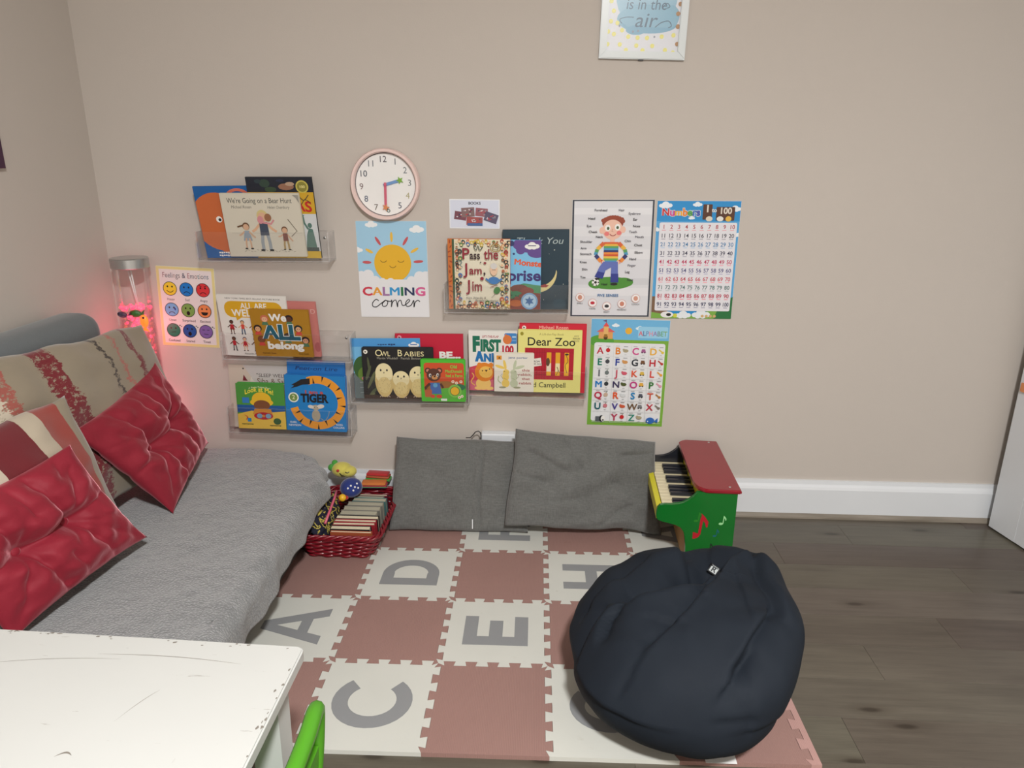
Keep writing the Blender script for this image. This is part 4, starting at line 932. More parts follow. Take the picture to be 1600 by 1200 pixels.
def p_belong(a, H):
    for x,y,c,s in ((24,16,(196,110,84),(226,176,140)),(66,15,(40,30,34),(92,58,42)),(10,34,(44,34,30),(206,160,120)),(80,33,(34,44,44),(212,164,124)),(14,54,(120,66,34),(120,74,46)),(60,48,(50,34,28),(104,64,44)),(90,54,(30,28,34),(206,150,116))):
        a.ell(x,y,7,6.5,c,n=16); a.ell(x,y+1.5,4.8,4.6,s,n=14); a.poly([(x-6,y+12),(x-4,y+6),(x+4,y+6),(x+6,y+12)],(200,70,60) if int(x)%3 else (80,120,90))
        a.ell(x-1.8,y+1,.7,.7,K,n=6); a.ell(x+1.8,y+1,.7,.7,K,n=6)
    a.text('We',47,20,13,WH,bold=.04); a.text('ALL',50,53,25,(28,92,112),fit=62,bold=.05,outline=(226,230,226)); a.text('belong',54,71,12.5,WH,fit=62,bold=.05); a.text('Nathalie Goss',24,81,2.8,(60,40,20),bold=0); a.text('Alex Goss',84,81,2.8,(60,40,20),bold=0)
def p_pink(a, H): a.text('D',94,22,9,(220,176,170),bold=0); a.ell(96,90,6,10,(176,96,96))
def p_siba(a, H):
    a.poly([(0,0),(40,0),(30,45),(46,H),(0,H)],(196,186,172)); a.poly([(24,0),(100,0),(100,H*.5),(40,26)],(190,188,186)); a.text('SLEEP WELL',70,19,5.4,(96,92,92),fit=44,bold=.01); a.text('Siba & Saba',72,30,8.6,(116,96,82),fit=54,bold=.01)
    a.poly([(22,26),(24,16),(30,26)],(112,34,48)); a.poly([(18,28),(34,28),(30,31),(21,31)],(92,40,48)); a.ell(24,6,1.3,1.3,K,n=8); a.ell(46,14,1,1,K,n=8)
def p_blue(a, H): a.text('Peut-on Lire',50,17,6.5,(14,44,100),fit=74,shear=.3,bold=0); a.text('Peut',24,17,6.5,(24,60,120),shear=.3,bold=0)
def p_look(a, H):
    a.rect(0,0,100,46,(72,142,60)); a.rect(0,46,100,62,(30,86,150)); a.poly([(0,66),(30,58),(60,62),(100,58),(100,H),(0,H)],(224,188,76)); a.text('A Finger Puppet Book',50,9,3.4,(210,222,180),fit=46,arch=3); a.text('Look at Me!',48,17,9.5,(232,214,70),fit=60,arch=7,bold=.02)
    a.rect(12,30,26,42,(50,120,186)); a.ell(52,34,20,16,(222,180,44)); a.ell(52,40,24,9,(222,180,44)); a.ell(52,46,17,11,(120,74,46)); a.poly([(36,54),(70,54),(74,66),(32,66)],(206,140,60)); a.ell(54,69,20,8,(176,34,54)); a.ell(46,69,6,5,(120,160,190)); a.ell(64,69,6,5,(120,160,190)); a.ell(54,69,3,3,(206,140,60))
    a.poly([(12,66),(20,70),(16,80),(22,74)],(200,60,50)); a.rect(20,74,28,82,(44,130,190),1); a.ell(82,80,8,7,(50,90,50)); a.rect(78,76,86,84,(50,90,50)); a.bars(20,88,24,(90,90,40),2); a.bars(78,90,24,(90,90,40),2)
def p_tiger(a, H):
    O = (226,150,44); P = []
    for k in range(41):
        t = k/40; ang = math.radians(-112+t*278); P.append((53+40*math.cos(ang), 46+39*math.sin(ang)))
    a.line(P,13,O)
    for k in range(2,40,3):
        ang = math.radians(-112+k/40*278); ro = 6.4 if k%2 else -6.4; c, s = math.cos(ang), math.sin(ang); a.poly([(53+(40+ro)*c-1.8*s,46+(39+ro)*s+1.8*c),(53+(40+ro)*c+1.8*s,46+(39+ro)*s-1.8*c),(53+(40-ro*.5)*c,46+(39-ro*.5)*s)],K)
    a.poly([(42,5),(42,15),(30,16),(20,20),(10,23),(16,18),(11,17),(20,12),(28,7)],K); a.text('I am a',48,31,6,(190,70,40),fit=30,bold=.03); a.text('TIGER',48,45,13,(22,24,34),fit=44,bold=.05)
    a.ell(14,38,8.5,8.5,(226,230,220)); a.ell(14,38,6.5,6.5,(110,140,70)); a.text('2',14,41,7,(220,220,180)); G = (170,160,140)
    a.ell(50,68,7,10,G); a.ell(50,54,7,4.5,G); a.ell(58,52,6,3.5,(206,200,190),-10); a.ell(42,53,5,3,(206,200,190),10); a.ell(48,54,.8,.8,K,n=6); a.ell(53,54,.8,.8,K,n=6); a.spline([(57,72),(64,76),(70,68),(72,60)],.8,G)
    a.text('KARL',12,82,3.2,WH,bold=.01); a.text('NEWSON',14,87,3.2,WH,bold=.01); a.text('ROSS',88,84,3.2,WH,bold=.01); a.text('COLLINS',87,89,3.2,WH,bold=.01)
def p_tom(a, H):
    a.rect(0,0,100,12,(74,150,212)); a.rect(0,52,60,H,(98,110,110)); a.ell(14,44,14,18,(52,92,44)); a.ell(18,54,12,12,(96,128,48)); a.ell(34,40,8,10,(64,104,50)); a.ell(14,60,2.6,2.6,(220,120,130)); a.bars(45,9.6,14,(40,80,130),1.6); a.bars(59,9.6,11,(30,60,110),2); a.cloud(91,9,5,WH); a.rect(86,8.2,96,9.4,(60,110,180))
    for y in (66,74,82): a.line([(8,y),(50,y-2)],.8,(150,160,160))
def p_owl(a, H):
    a.rect(0,54,100,H,(30,26,24)); C = (232,222,170); G = (76,84,56)
    a.text('O',24,12.5,9,C,bold=.0); a.text('WL',33.5,12.5,6.6,C,bold=.0,fit=13); a.text('B',53.5,12.5,9,C,bold=.0); a.text('ABIES',73.5,12.5,6.6,C,bold=.0,fit=28); a.text('Martin Waddell · Patrick Benson',52,17,3,(170,166,150),fit=62,bold=0); logo(a,5.5,6.5,3)
    for x0,y0,x1,y1,w in ((6,60,18,34,4),(4,48,12,26,4),(8,70,20,58,4),(10,36,8,14,3),(16,50,20,40,4),(6,72,16,66,4)): a.ell((x0+x1)/2,(y0+y1)/2,w*.55,math.hypot(x1-x0,y1-y0)/2,G if x0!=6 else (96,100,66),math.degrees(math.atan2(y1-y0,x1-x0))+90,n=12)
    a.rect(0,69,100,H,(62,44,34))
    for x,y,rx,ry in ((30,46,13,24),(78,48,13,22),(54,52,12.5,19)):
        a.ell(x,y+2,rx,ry,(206,182,120)); a.ell(x,y-ry*.35,rx*.94,ry*.62,(226,214,168)); a.ell(x,y+ry*.35,rx*.7,ry*.5,(216,196,136))
        for s in (-1,1): a.ell(x+s*rx*.34,y-ry*.55,1.3,1.6,K,n=10)
        a.poly([(x-1,y-ry*.44),(x+1,y-ry*.44),(x,y-ry*.32)],(110,96,80))
        for k in range(26):
            px, py = x+random.uniform(-.7,.7)*rx, y+random.uniform(-.1,.8)*ry; a.line([(px,py),(px+.8,py+1.4)],.35,(150,126,84))
        for s in (-.4,.4): a.line([(x+s*rx-2,y+ry+2),(x+s*rx,y+ry-.5),(x+s*rx+2,y+ry+2)],1,(190,170,150))
def p_redbe(a, H): logo(a,6.5,5.5,3.2,(226,150,160),(60,10,20)); a.text('BE...',80,36,9,WH,fit=32,bold=.05); a.lay()
def p_mac(a, H):
    a.rect(7,8,97,94,(198,76,36),6); a.poly([(8,64),(30,52),(60,50),(97,60),(97,94),(7,94)],(150,100,46)); a.poly([(7,76),(40,68),(97,62),(97,94),(7,94)],(88,170,58)); a.ell(84,64,16,8,(50,110,80))
    Bn = (84,48,36); a.ell(16,26,7,7,Bn); a.ell(42,26,7,7,Bn); a.ell(16,26,3.5,3.5,(200,130,110)); a.ell(42,26,3.5,3.5,(200,130,110)); a.ell(29,36,16,15,Bn); a.ell(31,42,6.5,5,(200,140,80)); a.ell(31,39.5,2.4,1.8,K); a.ell(21,37,2.6,4,WH); a.ell(38,36,2.6,4,WH); a.ell(21.5,37.5,1.6,2.8,K); a.ell(38.5,36.5,1.6,2.8,K)
    a.poly([(20,54),(42,54),(46,80),(22,80)],(70,104,170)); a.ell(32,60,5,5,(96,160,200)); a.line([(20,56),(10,66),(12,76)],6,Bn); a.line([(44,56),(50,66)],5,Bn); a.rect(8,70,24,88,(180,96,60),3); a.ell(40,86,7,4,(200,70,50)); a.ell(26,86,5,4,(200,70,50))
    T = (126,196,72); a.text('Old',74,20,7,T,bold=.03); a.text('MacDonald',74,30,6.4,T,fit=38,bold=.02); a.text('had a Farm',75,40,6.4,T,fit=38,bold=.02); a.ell(76,73,15,15,(126,190,76)); a.ell(76,73,11,11,(90,100,60)); a.ell(76,73,9.5,9.5,(226,176,40))
    for x,y in ((72,51),(80,54),(90,51),(86,88),(92,85)): a.ell(x,y,3.4,3.4,(232,226,206),n=10); a.ell(x,y,1.5,1.5,(200,80,50),n=8)
    a.rect(44,91,58,H-2,(220,226,216),1)
def p_thank(a, H):
    a.text('Thank You',55,21,9.5,(170,184,184),fit=72,shear=.28,bold=.0); a.poly([(52,92)]+[(52+30*math.cos(t),64+31*math.sin(t)) for t in [math.radians(86-q*8) for q in range(12)]]+[(54+27*math.cos(t),58+27*math.sin(t)) for t in [math.radians(4+q*8) for q in range(12)]],(214,200,140))
    a.poly([(56,84),(64,82),(70,84),(66,87),(58,87)],(150,52,46))
    for x,y,r in ((78,30,1.3),(92,82,.9),(62,106,.8),(90,110,.6),(70,36,.5),(80,100,.5)): a.star(x,y,r,(200,206,190))
    a.ell(86,112,10,7,(38,66,80))
def p_monster(a, H):
    a.rect(0,0,100,70,(124,190,228)); a.ell(80,8,30,14,(96,70,140)); a.ell(64,18,8,7,(96,70,140)); a.ell(92,22,16,9,(96,70,140)); a.ell(48,6,5,5,(50,60,110)); a.ell(52,24,2,2,(50,60,110)); a.cloud(84,10,8,WH); a.rect(77,9,91,10.5,(60,60,110))
    a.text('Monster',80,45,10,(222,92,52),fit=56,rot=5,bold=.04); a.text('Surprise',51,71,18,(62,48,112),fit=98,bold=.03)
    a.poly([(0,84),(50,82),(70,76),(100,80),(100,H),(0,H)],(72,140,96)); a.ell(62,86,16,8,(112,60,48)); a.ell(76,90,12,7,(128,64,52)); a.ell(56,100,14,10,(52,120,82)); a.poly([(40,H),(44,106),(60,98),(70,92),(100,94),(100,H)],(122,58,48)); a.ell(56,112,12,6,(176,96,52))
    a.ell(80,108,15,15,(120,160,196)); a.ell(80,108,12,12,(170,200,220)); a.star(80,108,9,(70,110,160),6,.5)
    for x in range(44,66,4): a.ell(x,100+math.sin(x)*3,1.6,1.6,(30,80,60),n=8)
def p_jam(a, H):
    a.rect(.3,.3,7,H-.3,(196,108,44))
    for k in range(14): a.ell(3.5+math.sin(k*2)*1.4,4+k*8,1.1,3,(150,60,30),k*30,n=10)
    a.rect(7,0,10.5,H,(60,84,54)); cols = [(70,110,170),(150,48,44),(202,176,70),(90,128,70),(60,44,40),(206,150,110),(40,60,60),(184,92,60),(226,210,180)]
    rnd = random.Random(5); ring = [(x,4) for x in range(14,100,6)]+[(x,9) for x in range(22,94,11)]+[(x,H-5) for x in range(14,100,6)]+[(15,y) for y in range(12,108,6)]+[(94,y) for y in range(10,110,5)]+[(88,y) for y in range(14,108,9)]+[(20,y) for y in range(18,104,13)]+[(x,H-11) for x in range(26,92,9)]
    for x,y in ring:
        x += rnd.uniform(-1.2,1.2); y += rnd.uniform(-1.2,1.2); c = rnd.choice(cols); a.ell(x,y,rnd.uniform(2.4,4.2),rnd.uniform(2.2,3.8),c,rnd.uniform(0,180),n=10); a.ell(x,y+.8,1.7,1.7,rnd.choice([(222,176,140),(150,100,70),(226,206,160)]),n=8); a.line([(x-2,y+3),(x+2,y+4)],.7,(50,40,40))
    R = (140,32,50); D = (50,28,36)
    a.text('P',29,31,17,R,bold=.014); a.text('ass',44,31,12.5,D,fit=17,bold=.014); a.text('the',70,31,16,R,fit=23,bold=.014); a.text('J',30,55,17,R,bold=.014); a.text('am',45,55,12.5,R,fit=21,bold=.014); a.text(',',59,55,14,D,bold=.014); a.text('J',34,82,17,R,bold=.014); a.text('im',47,82,16,R,fit=17,bold=.014)
    a.ell(74,48,6,9,(226,190,160)); a.ell(74,42,5.4,5,(206,204,200)); a.line([(71,48),(77,48)],.7,K); a.ell(74,65,9,6,(66,120,180)); a.line([(66,66),(61,62)],3,(66,120,180)); a.line([(82,66),(87,62)],3,(66,120,180)); a.spline([(68,76),(74,74),(80,73)],1,R)
    a.ell(79,81,5,6,(54,124,58),30); a.line([(76,87),(70,93)],.5,K); a.arc(77,13,8,6,0,360,1.2,(160,130,50)); a.arc(77,13,4.5,3.4,0,360,1.1,(120,110,50)); a.spline([(42,10),(46,17),(49,10),(52,17),(57,11)],1.2,(50,70,60)); a.spline([(19,33),(23,36),(20,40),(24,44)],1,(70,110,120)); a.ell(60,37,2.4,1.8,R,n=10); a.ell(53,36,1.3,1,D,n=8); a.ell(55,62,3,3,R,n=9)
    a.text('Kaye Umansky &',45,95,3.4,K,fit=32,shear=.1,bold=0); a.text('Margaret Chamberlain',62,99.5,3.4,K,fit=38,shear=.1,bold=0)
def p_first(a, H):
    a.text('LIFT-THE-FLAP',45,14.5,4.6,(170,46,60),fit=34,bold=.02); a.text('F',15,43,29,(20,110,84),fit=14,bold=.07); a.text('IRST',45,43,23,(20,110,84),fit=42,bold=.06); a.text('100',80,47,15,(188,36,60),fit=26,bold=.05); a.text('A',22,67,23,(24,112,176),fit=15,bold=.06); a.text('NIMALS',66,67,18,(24,112,176),fit=70,bold=.05)
    a.rect(74,4,99.5,27,(60,130,196),3); a.ell(80,18,9,10,(214,120,60)); a.poly([(74,10),(77,5),(80,10)],(214,120,60)); a.rect(90,10,98,14,(160,200,230)); a.rect(90,18,98,21,(110,160,210))
    a.poly([(0,80),(20,74),(60,84),(100,78),(100,H),(0,H)],(202,62,84)); a.poly([(0,110),(100,104),(100,H),(0,H)],(206,100,120)); O = (222,130,36); Y_ = (236,188,88)
    a.ell(30,116,16,14,(238,196,112)); a.ell(32,90,20,21,O); a.ell(35,90,14,13,Y_); a.ell(22,74,5,5,O); a.ell(46,74,5,5,O); a.poly([(33,85),(39,85),(36,90)],(70,40,30)); a.ell(28,87,1.4,1.4,K,n=8); a.ell(43,83,1.4,1.4,K,n=8); a.spline([(12,120),(4,112),(10,100),(6,92)],2,Y_); a.ell(20,126,9,4,(238,196,112)); a.ell(42,126,9,4,(238,196,112))
def p_rosen(a, H): a.text('Michael Rosen',51,8,5.2,(238,170,160),fit=44,bold=.02); logo(a,7,6,3.1,(240,230,226),(40,10,16))
def p_zoo(a, H):
    a.text('A Lift-the-Flap Book',52,8,3.4,(150,140,70),fit=38,shear=.1,bold=.0); a.text('Dear Zoo',52,25,13,(26,24,20),fit=76,bold=.01); a.ell(6,6,2.6,3,(150,140,40)); a.text('ANY',91,10,2.6,(140,130,90)); a.text('PENGUIN',91,14,2.6,(90,84,60),fit=11); a.text('PRIZE',91,18,2.6,(140,130,90))
    R = (176,26,46); a.rect(11,29,88,82,R)
    for x in range(14,44,4): a.line([(x,30),(x,81)],.5,(136,14,34))
    for y in (36,66,74): a.line([(11,y),(88,y)],.5,(142,18,36))
    for x,c in ((49,(226,214,190)),(63,(232,220,170)),(77,(234,190,60))): a.rect(x-3.6,36,x+3.6,75,(226,166,40)); a.rect(x-3.6,54,x+3.6,68,c)
    a.ell(47.5,52,3,7,(90,66,44)); a.spline([(61,74),(64,66),(62,60),(66,70)],.9,(120,100,60)); a.spline([(76,40),(79,50),(75,58),(78,70)],1,(110,90,50)); a.ell(77,39,3,1.6,(60,50,40)); a.poly([(20,48),(36,45),(38,58),(22,61)],(230,226,216)); a.text('FROM',29,53,3,K); a.text('THE ZOO',30,57,2.6,K); a.text('Rod Campbell',44,95,8.4,(26,24,20),fit=66,bold=.0)
def p_rabbit(a, H):
    a.rect(6,6,19,17,(222,148,48)); a.poly([(10,14),(13,9),(16,14)],K); a.text('jane porter',60,13.5,5.4,(60,96,150),fit=48,bold=.01)
    for x, c, m in ((29,(228,196,96),-1),(50,(188,196,166),1)):
        a.ell(x,62,8.5,12,c); a.ell(x,80,10,11,c); a.ell(x+m*-1,50,8,8,c); a.ell(x+m*2,30,3.6,13,c,m*12); a.ell(x+m*14,36,13,3.8,c,m*-18); a.ell(x+m*3,48,1.1,1.1,K,n=8); a.ell(x+m*8,91,9,2.6,(150,150,120)); a.spline([(x+m*8,54),(x+m*12,60),(x+m*6,68)],.8,(110,110,80)); a.line([(x-4,66),(x+3,70)],.7,(120,120,90))
    a.spline([(18,80),(10,72),(12,60)],2.4,(170,180,140)); R = (160,60,60)
    for i, t in enumerate(('this','rabbit,','that','rabbit')): a.text(t,78+(2 if i%2==0 else 0),47+i*11.5,6.4,R,fit=(20,34,20,32)[i],bold=.01)
G = {'octopus':(-.8939,.8301,.2104,.2149,1.14,10,-.025),'atlas':(-.7409,.8319,.1945,.2400,.30,10,-.032),'bear':(-.8008,.8371,.2337,.1886,.42,10,-.045),
'pink':(-.7530,.5224,.1648,.1821,-.72,10,-.025),'welcome':(-.8653,.5217,.2133,.2033,-1.29,10,-.033),'belong':(-.7793,.5258,.1813,.1563,-.60,10,-.045),
'siba':(-.8797,.2781,.2017,.2101,-.75,-2,-.025),'blue':(-.6960,.2760,.1860,.2330,-1.5,-2,-.034),'look':(-.8706,.2852,.1560,.1514,-.57,-2,-.054),'tiger':(-.6936,.2815,.1953,.1852,-1.1,-2,-.054),
'tom':(-.4596,.3907,.2145,.1941,1.0,-1,-.031),'redbe':(-.3261,.3926,.2136,.2073,.52,-1,-.022),'owl':(-.4237,.3927,.2245,.1678,.60,-1,-.043),'mac':(-.2805,.3914,.1391,.1368,.37,-1,-.057),
'thank':(.0041,.6828,.1976,.2396,.80,1,-.020),'monster':(-.0663,.6849,.1693,.2084,.26,1,-.034),'jam':(-.1656,.6871,.1852,.2095,.22,1,-.050),
'rosen':(.0579,.4170,.2058,.2251,0,4,-.022),'first':(-.1269,.4224,.1495,.1965,-.13,4,-.030),'zoo':(.0489,.4223,.1953,.2032,-.16,4,-.038),'rabbit':(-.0601,.4266,.1230,.1262,-.14,4,-.051)}
PB = 'picture_book'
book(PB,'blue picture book with a large orange sea creature, on the topmost shelf',G['octopus'],.006,'blue',p_octopus,(18,92,160))
book(PB,'tall atlas with a dark map band and yellow stripe, on the topmost shelf',G['atlas'],.0065,'dark',p_atlas,(204,162,40))
book(PB,'cream picture book with walking figures, frontmost on the topmost shelf',G['bear'],.009,'cream',p_bear,(208,203,187))
book(PB,'dusty pink book showing behind the mustard one',G['pink'],.010,'rose',p_pink,(198,122,116))
book(PB,'white picture book with a yellow bubble and rows of children',G['welcome'],.007,'white',p_welcome,(226,224,218))
book(PB,'mustard picture book with big teal letters among small faces',G['belong'],.009,'mustard',p_belong,(170,124,32))
book(PB,'pale grey picture book standing behind the beach board book',G['siba'],.008,'grey',p_siba,(210,204,194))
book(PB,'plain blue book standing behind the striped tail board book',G['blue'],.007,'azure',p_blue,(26,110,186))
book(PB,'green board book with a yellow-hatted child on a beach',G['look'],.016,'green',p_look,(72,142,60),.003)
book(PB,'blue board book with an orange and black striped tail ring',G['tiger'],.016,'azure',p_tiger,(24,122,190),.004)
book(PB,'sky blue picture book with a tree, behind the owl book',G['tom'],.007,'sky',p_tom,(112,180,224))
book(PB,'crimson book with white capitals, tallest on the shelf below the sun poster',G['redbe'],.007,'crimson',p_redbe,(190,16,52))
book(PB,'black board book with three cream owl chicks',G['owl'],.0105,'dark',p_owl,(22,22,24),.005)
book(PB,'small green-bordered board book with a brown bear and yellow button',G['mac'],.0125,'lime',p_mac,(74,180,46),.006)
book(PB,'tall dark teal book with a crescent moon',G['thank'],.012,'teal',p_thank,(28,54,68))
book(PB,'light blue picture book with purple lettering, between the cream and teal books',G['monster'],.009,'sky',p_monster,(124,190,228))
book(PB,'cream picture book with a crowded border and orange spine',G['jam'],.012,'orange',p_jam,(224,218,196))
book(PB,'red book peeking out behind the pale yellow crate book',G['rosen'],.010,'red',p_rosen,(206,36,58))
book(PB,'white flap book with green lettering and a lion',G['first'],.010,'white',p_first,(230,228,222),.002)
book(PB,'pale yellow book with a red barred crate',G['zoo'],.010,'lemon',p_zoo,(228,222,134))
book(PB,'small cream board book with two long-eared rabbits',G['rabbit'],.012,'ivory',p_rabbit,(226,222,210),.005)

# ================================================================== posters
def poster(label, x, zb, w, h, rot, paint, bg, gloss=True, name='poster', cat='poster'):
    r = thing(name, label, cat, (x,-.0012,zb), (0,-math.radians(rot),0)); bm = B()
    prism(bm, rrect(-w/2,0,w/2,h,.002,3), lambda p: (p[0],0,p[1]), lambda p: (p[0],.0009,p[1])); obj('sheet', bm, 'paper', r)
    a = Art(w, h, bg, gloss); paint(a, a.H); a.build('print', r, (0,-.0003,0)); return r
def q_feel(a, H):
    a.rect(5,5,95,H-5,(230,222,222)); C = [(120,80,90),(90,100,120),(70,110,120)]
    cols = [(200,120,120),(96,110,130),(110,110,120),(90,90,100)]
    a.text('Feelings & Emotions',50,19,8.6,[(150,100,110),(110,100,110),(100,110,120),(90,100,120),(120,130,140),(160,140,140),(110,110,116),(130,120,120),(60,60,70),(50,60,90),(60,60,70),(160,100,110),(110,110,120),(140,110,110),(80,130,140),(150,140,140),(110,110,116),(90,110,140),(80,110,130)],fit=80,bold=.004)
    F = [('Happy',(236,206,60)),('Sad',(34,124,206)),('Angry',(214,58,62)),('Upset',(110,176,224)),('Surprised',(124,164,86)),('Excited',(232,138,84)),('Confused',(14,124,100)),('Scared',(40,86,158)),('Tired',(128,100,168))]
    for i,(n,c) in enumerate(F):
        x, y = 21.5+(i%3)*28.5, 38+(i//3)*36; a.ell(x,y,12,12,(40,36,44)); a.ell(x,y,11,11,c); a.text(n,x,y+20,4,(70,50,60),fit=len(n)*2.6,bold=0)
        if n != 'Tired':
            for s in (-1,1): a.ell(x+s*4,y-3.5,1.4,1.7,K,n=10)
        else:
            for s in (-1,1): a.line([(x+s*4-2.2,y-3),(x+s*4+2.2,y-3)],1,K)
        if n == 'Happy': a.arc(x,y+1,6,5,20,160,1.1,K)
        elif n in ('Sad','Angry','Upset'): a.arc(x,y+9,5.5,5,200,340,1.1,K)
        elif n in ('Surprised','Scared'): a.ell(x,y+5,3,3.6,K)
        elif n == 'Excited': a.ell(x,y+2,6,5.5,K,0,0,180)
        else: a.line([(x-4,y+4),(x+4,y+(4.6 if n == 'Tired' else 3))],1,K)
        if n == 'Upset': a.ell(x+6,y-1,1.3,2.4,(30,60,150))
        if n == 'Angry':
            for s in (-1,1): a.line([(x+s*6.5,y-8),(x+s*2,y-6)],1,K)
        if n in ('Scared','Tired','Confused'): a.ell(x+12,y-9,1.2,.9,K,n=8); a.ell(x+14.5,y-7,1,.8,K,n=8)
poster('yellow-bordered feelings chart with nine coloured faces',-1.0976,.5419,.1844,.2544,-2.3,q_feel,(226,214,150))
def q_calm(a, H):
    a.rect(0,0,100,84,(160,204,230)); S_ = (228,178,42)
    for x,y,r in ((22,4.5,5.5),(86,11,6.5),(0,40,5)): a.cloud(x,y,r,(236,240,242))
    for ang,c,l in ((-90,(232,186,70),7),(-122,(198,84,88),7),(-58,(198,84,88),7),(-152,(232,186,70),6),(-30,(232,186,70),6.5),(-178,(198,84,88),6.5),(-4,(198,84,88),7)):
        t = math.radians(ang); a.ell(50+37*math.cos(t),59+37*math.sin(t),l,2,c,ang)
    a.ell(50,59,26.5,26.5,S_,n=40)
    for x in (37,62): a.arc(x,54,4.6,3.4,15,165,.8,(110,80,20))
    a.arc(50,61.5,4.6,3.6,10,170,.8,(110,80,20)); W_ = (228,229,232)
    a.rect(0,82,100,H,W_)
    for x,y,r in ((4,74,8),(14,72,8),(24,80,7),(34,82,6),(46,82,6),(56,83,5),(66,84,6),(76,80,7),(88,74,8),(97,74,8)): a.ell(x,y+4,r,r,W_)
    a.text('CALMING',50,105,11.6,[(204,52,74),(228,156,52),(156,110,160),(50,150,206),(30,112,66),(36,50,92),(212,92,146)],fit=92,bold=.035)
    a.spline([(27,113),(23,111),(18,116),(18,121),(23,122),(30,117),(37,112),(32,117),(33,121),(38,120),(40,114),(36,112),(44,114),(46,112),(45,122),(47,115),(52,112),(54,122),(55,115),(59,112),(61,119),(65,119),(72,113),(70,111),(66,116),(68,121),(74,119),(78,112),(78,122),(80,115),(84,112),(87,114)],1.3,(34,34,40),5)
poster('pale blue poster of a sleepy sun above rainbow letters',-.4340,.6482,.2145,.2936,.43,q_calm,(232,233,236))
def q_card(a, H):
    a.rect(2,2,98,H-2,(214,220,236)); a.text('BOOKS',50,10,5,(40,44,60),bold=.03)
    for x0,y0,x1,y1,r,c in ((10,24,34,40,8,(120,70,84)),(24,16,50,34,-4,(130,104,104)),(52,17,76,33,5,(150,90,100)),(70,26,96,44,18,(90,84,110)),(34,34,66,50,2,(160,80,80))):
        cx, cy, w, h = (x0+x1)/2,(y0+y1)/2,(x1-x0)/2,(y1-y0)/2; t = math.radians(r)
        R_ = lambda dx,dy: (cx+dx*math.cos(t)-dy*math.sin(t), cy+dx*math.sin(t)+dy*math.cos(t))
        a.poly([R_(-w,-h),R_(w,-h),R_(w,h),R_(-w,h)],c)
        rn = random.Random(int(x0))
        for k in range(12): q = R_(rn.uniform(-.7,.7)*w, rn.uniform(-.6,.6)*h); a.ell(q[0],q[1],1.8,1.1,rn.choice([(190,60,70),(220,210,214),(60,60,90),(150,140,150)]),n=8)
    a.rect(36,46,66,51,(70,104,160))
poster('small white laminated card with photos of books',-.1831,.9216,.1503,.0854,-.14,q_card,(232,236,242),name='card',cat='card')
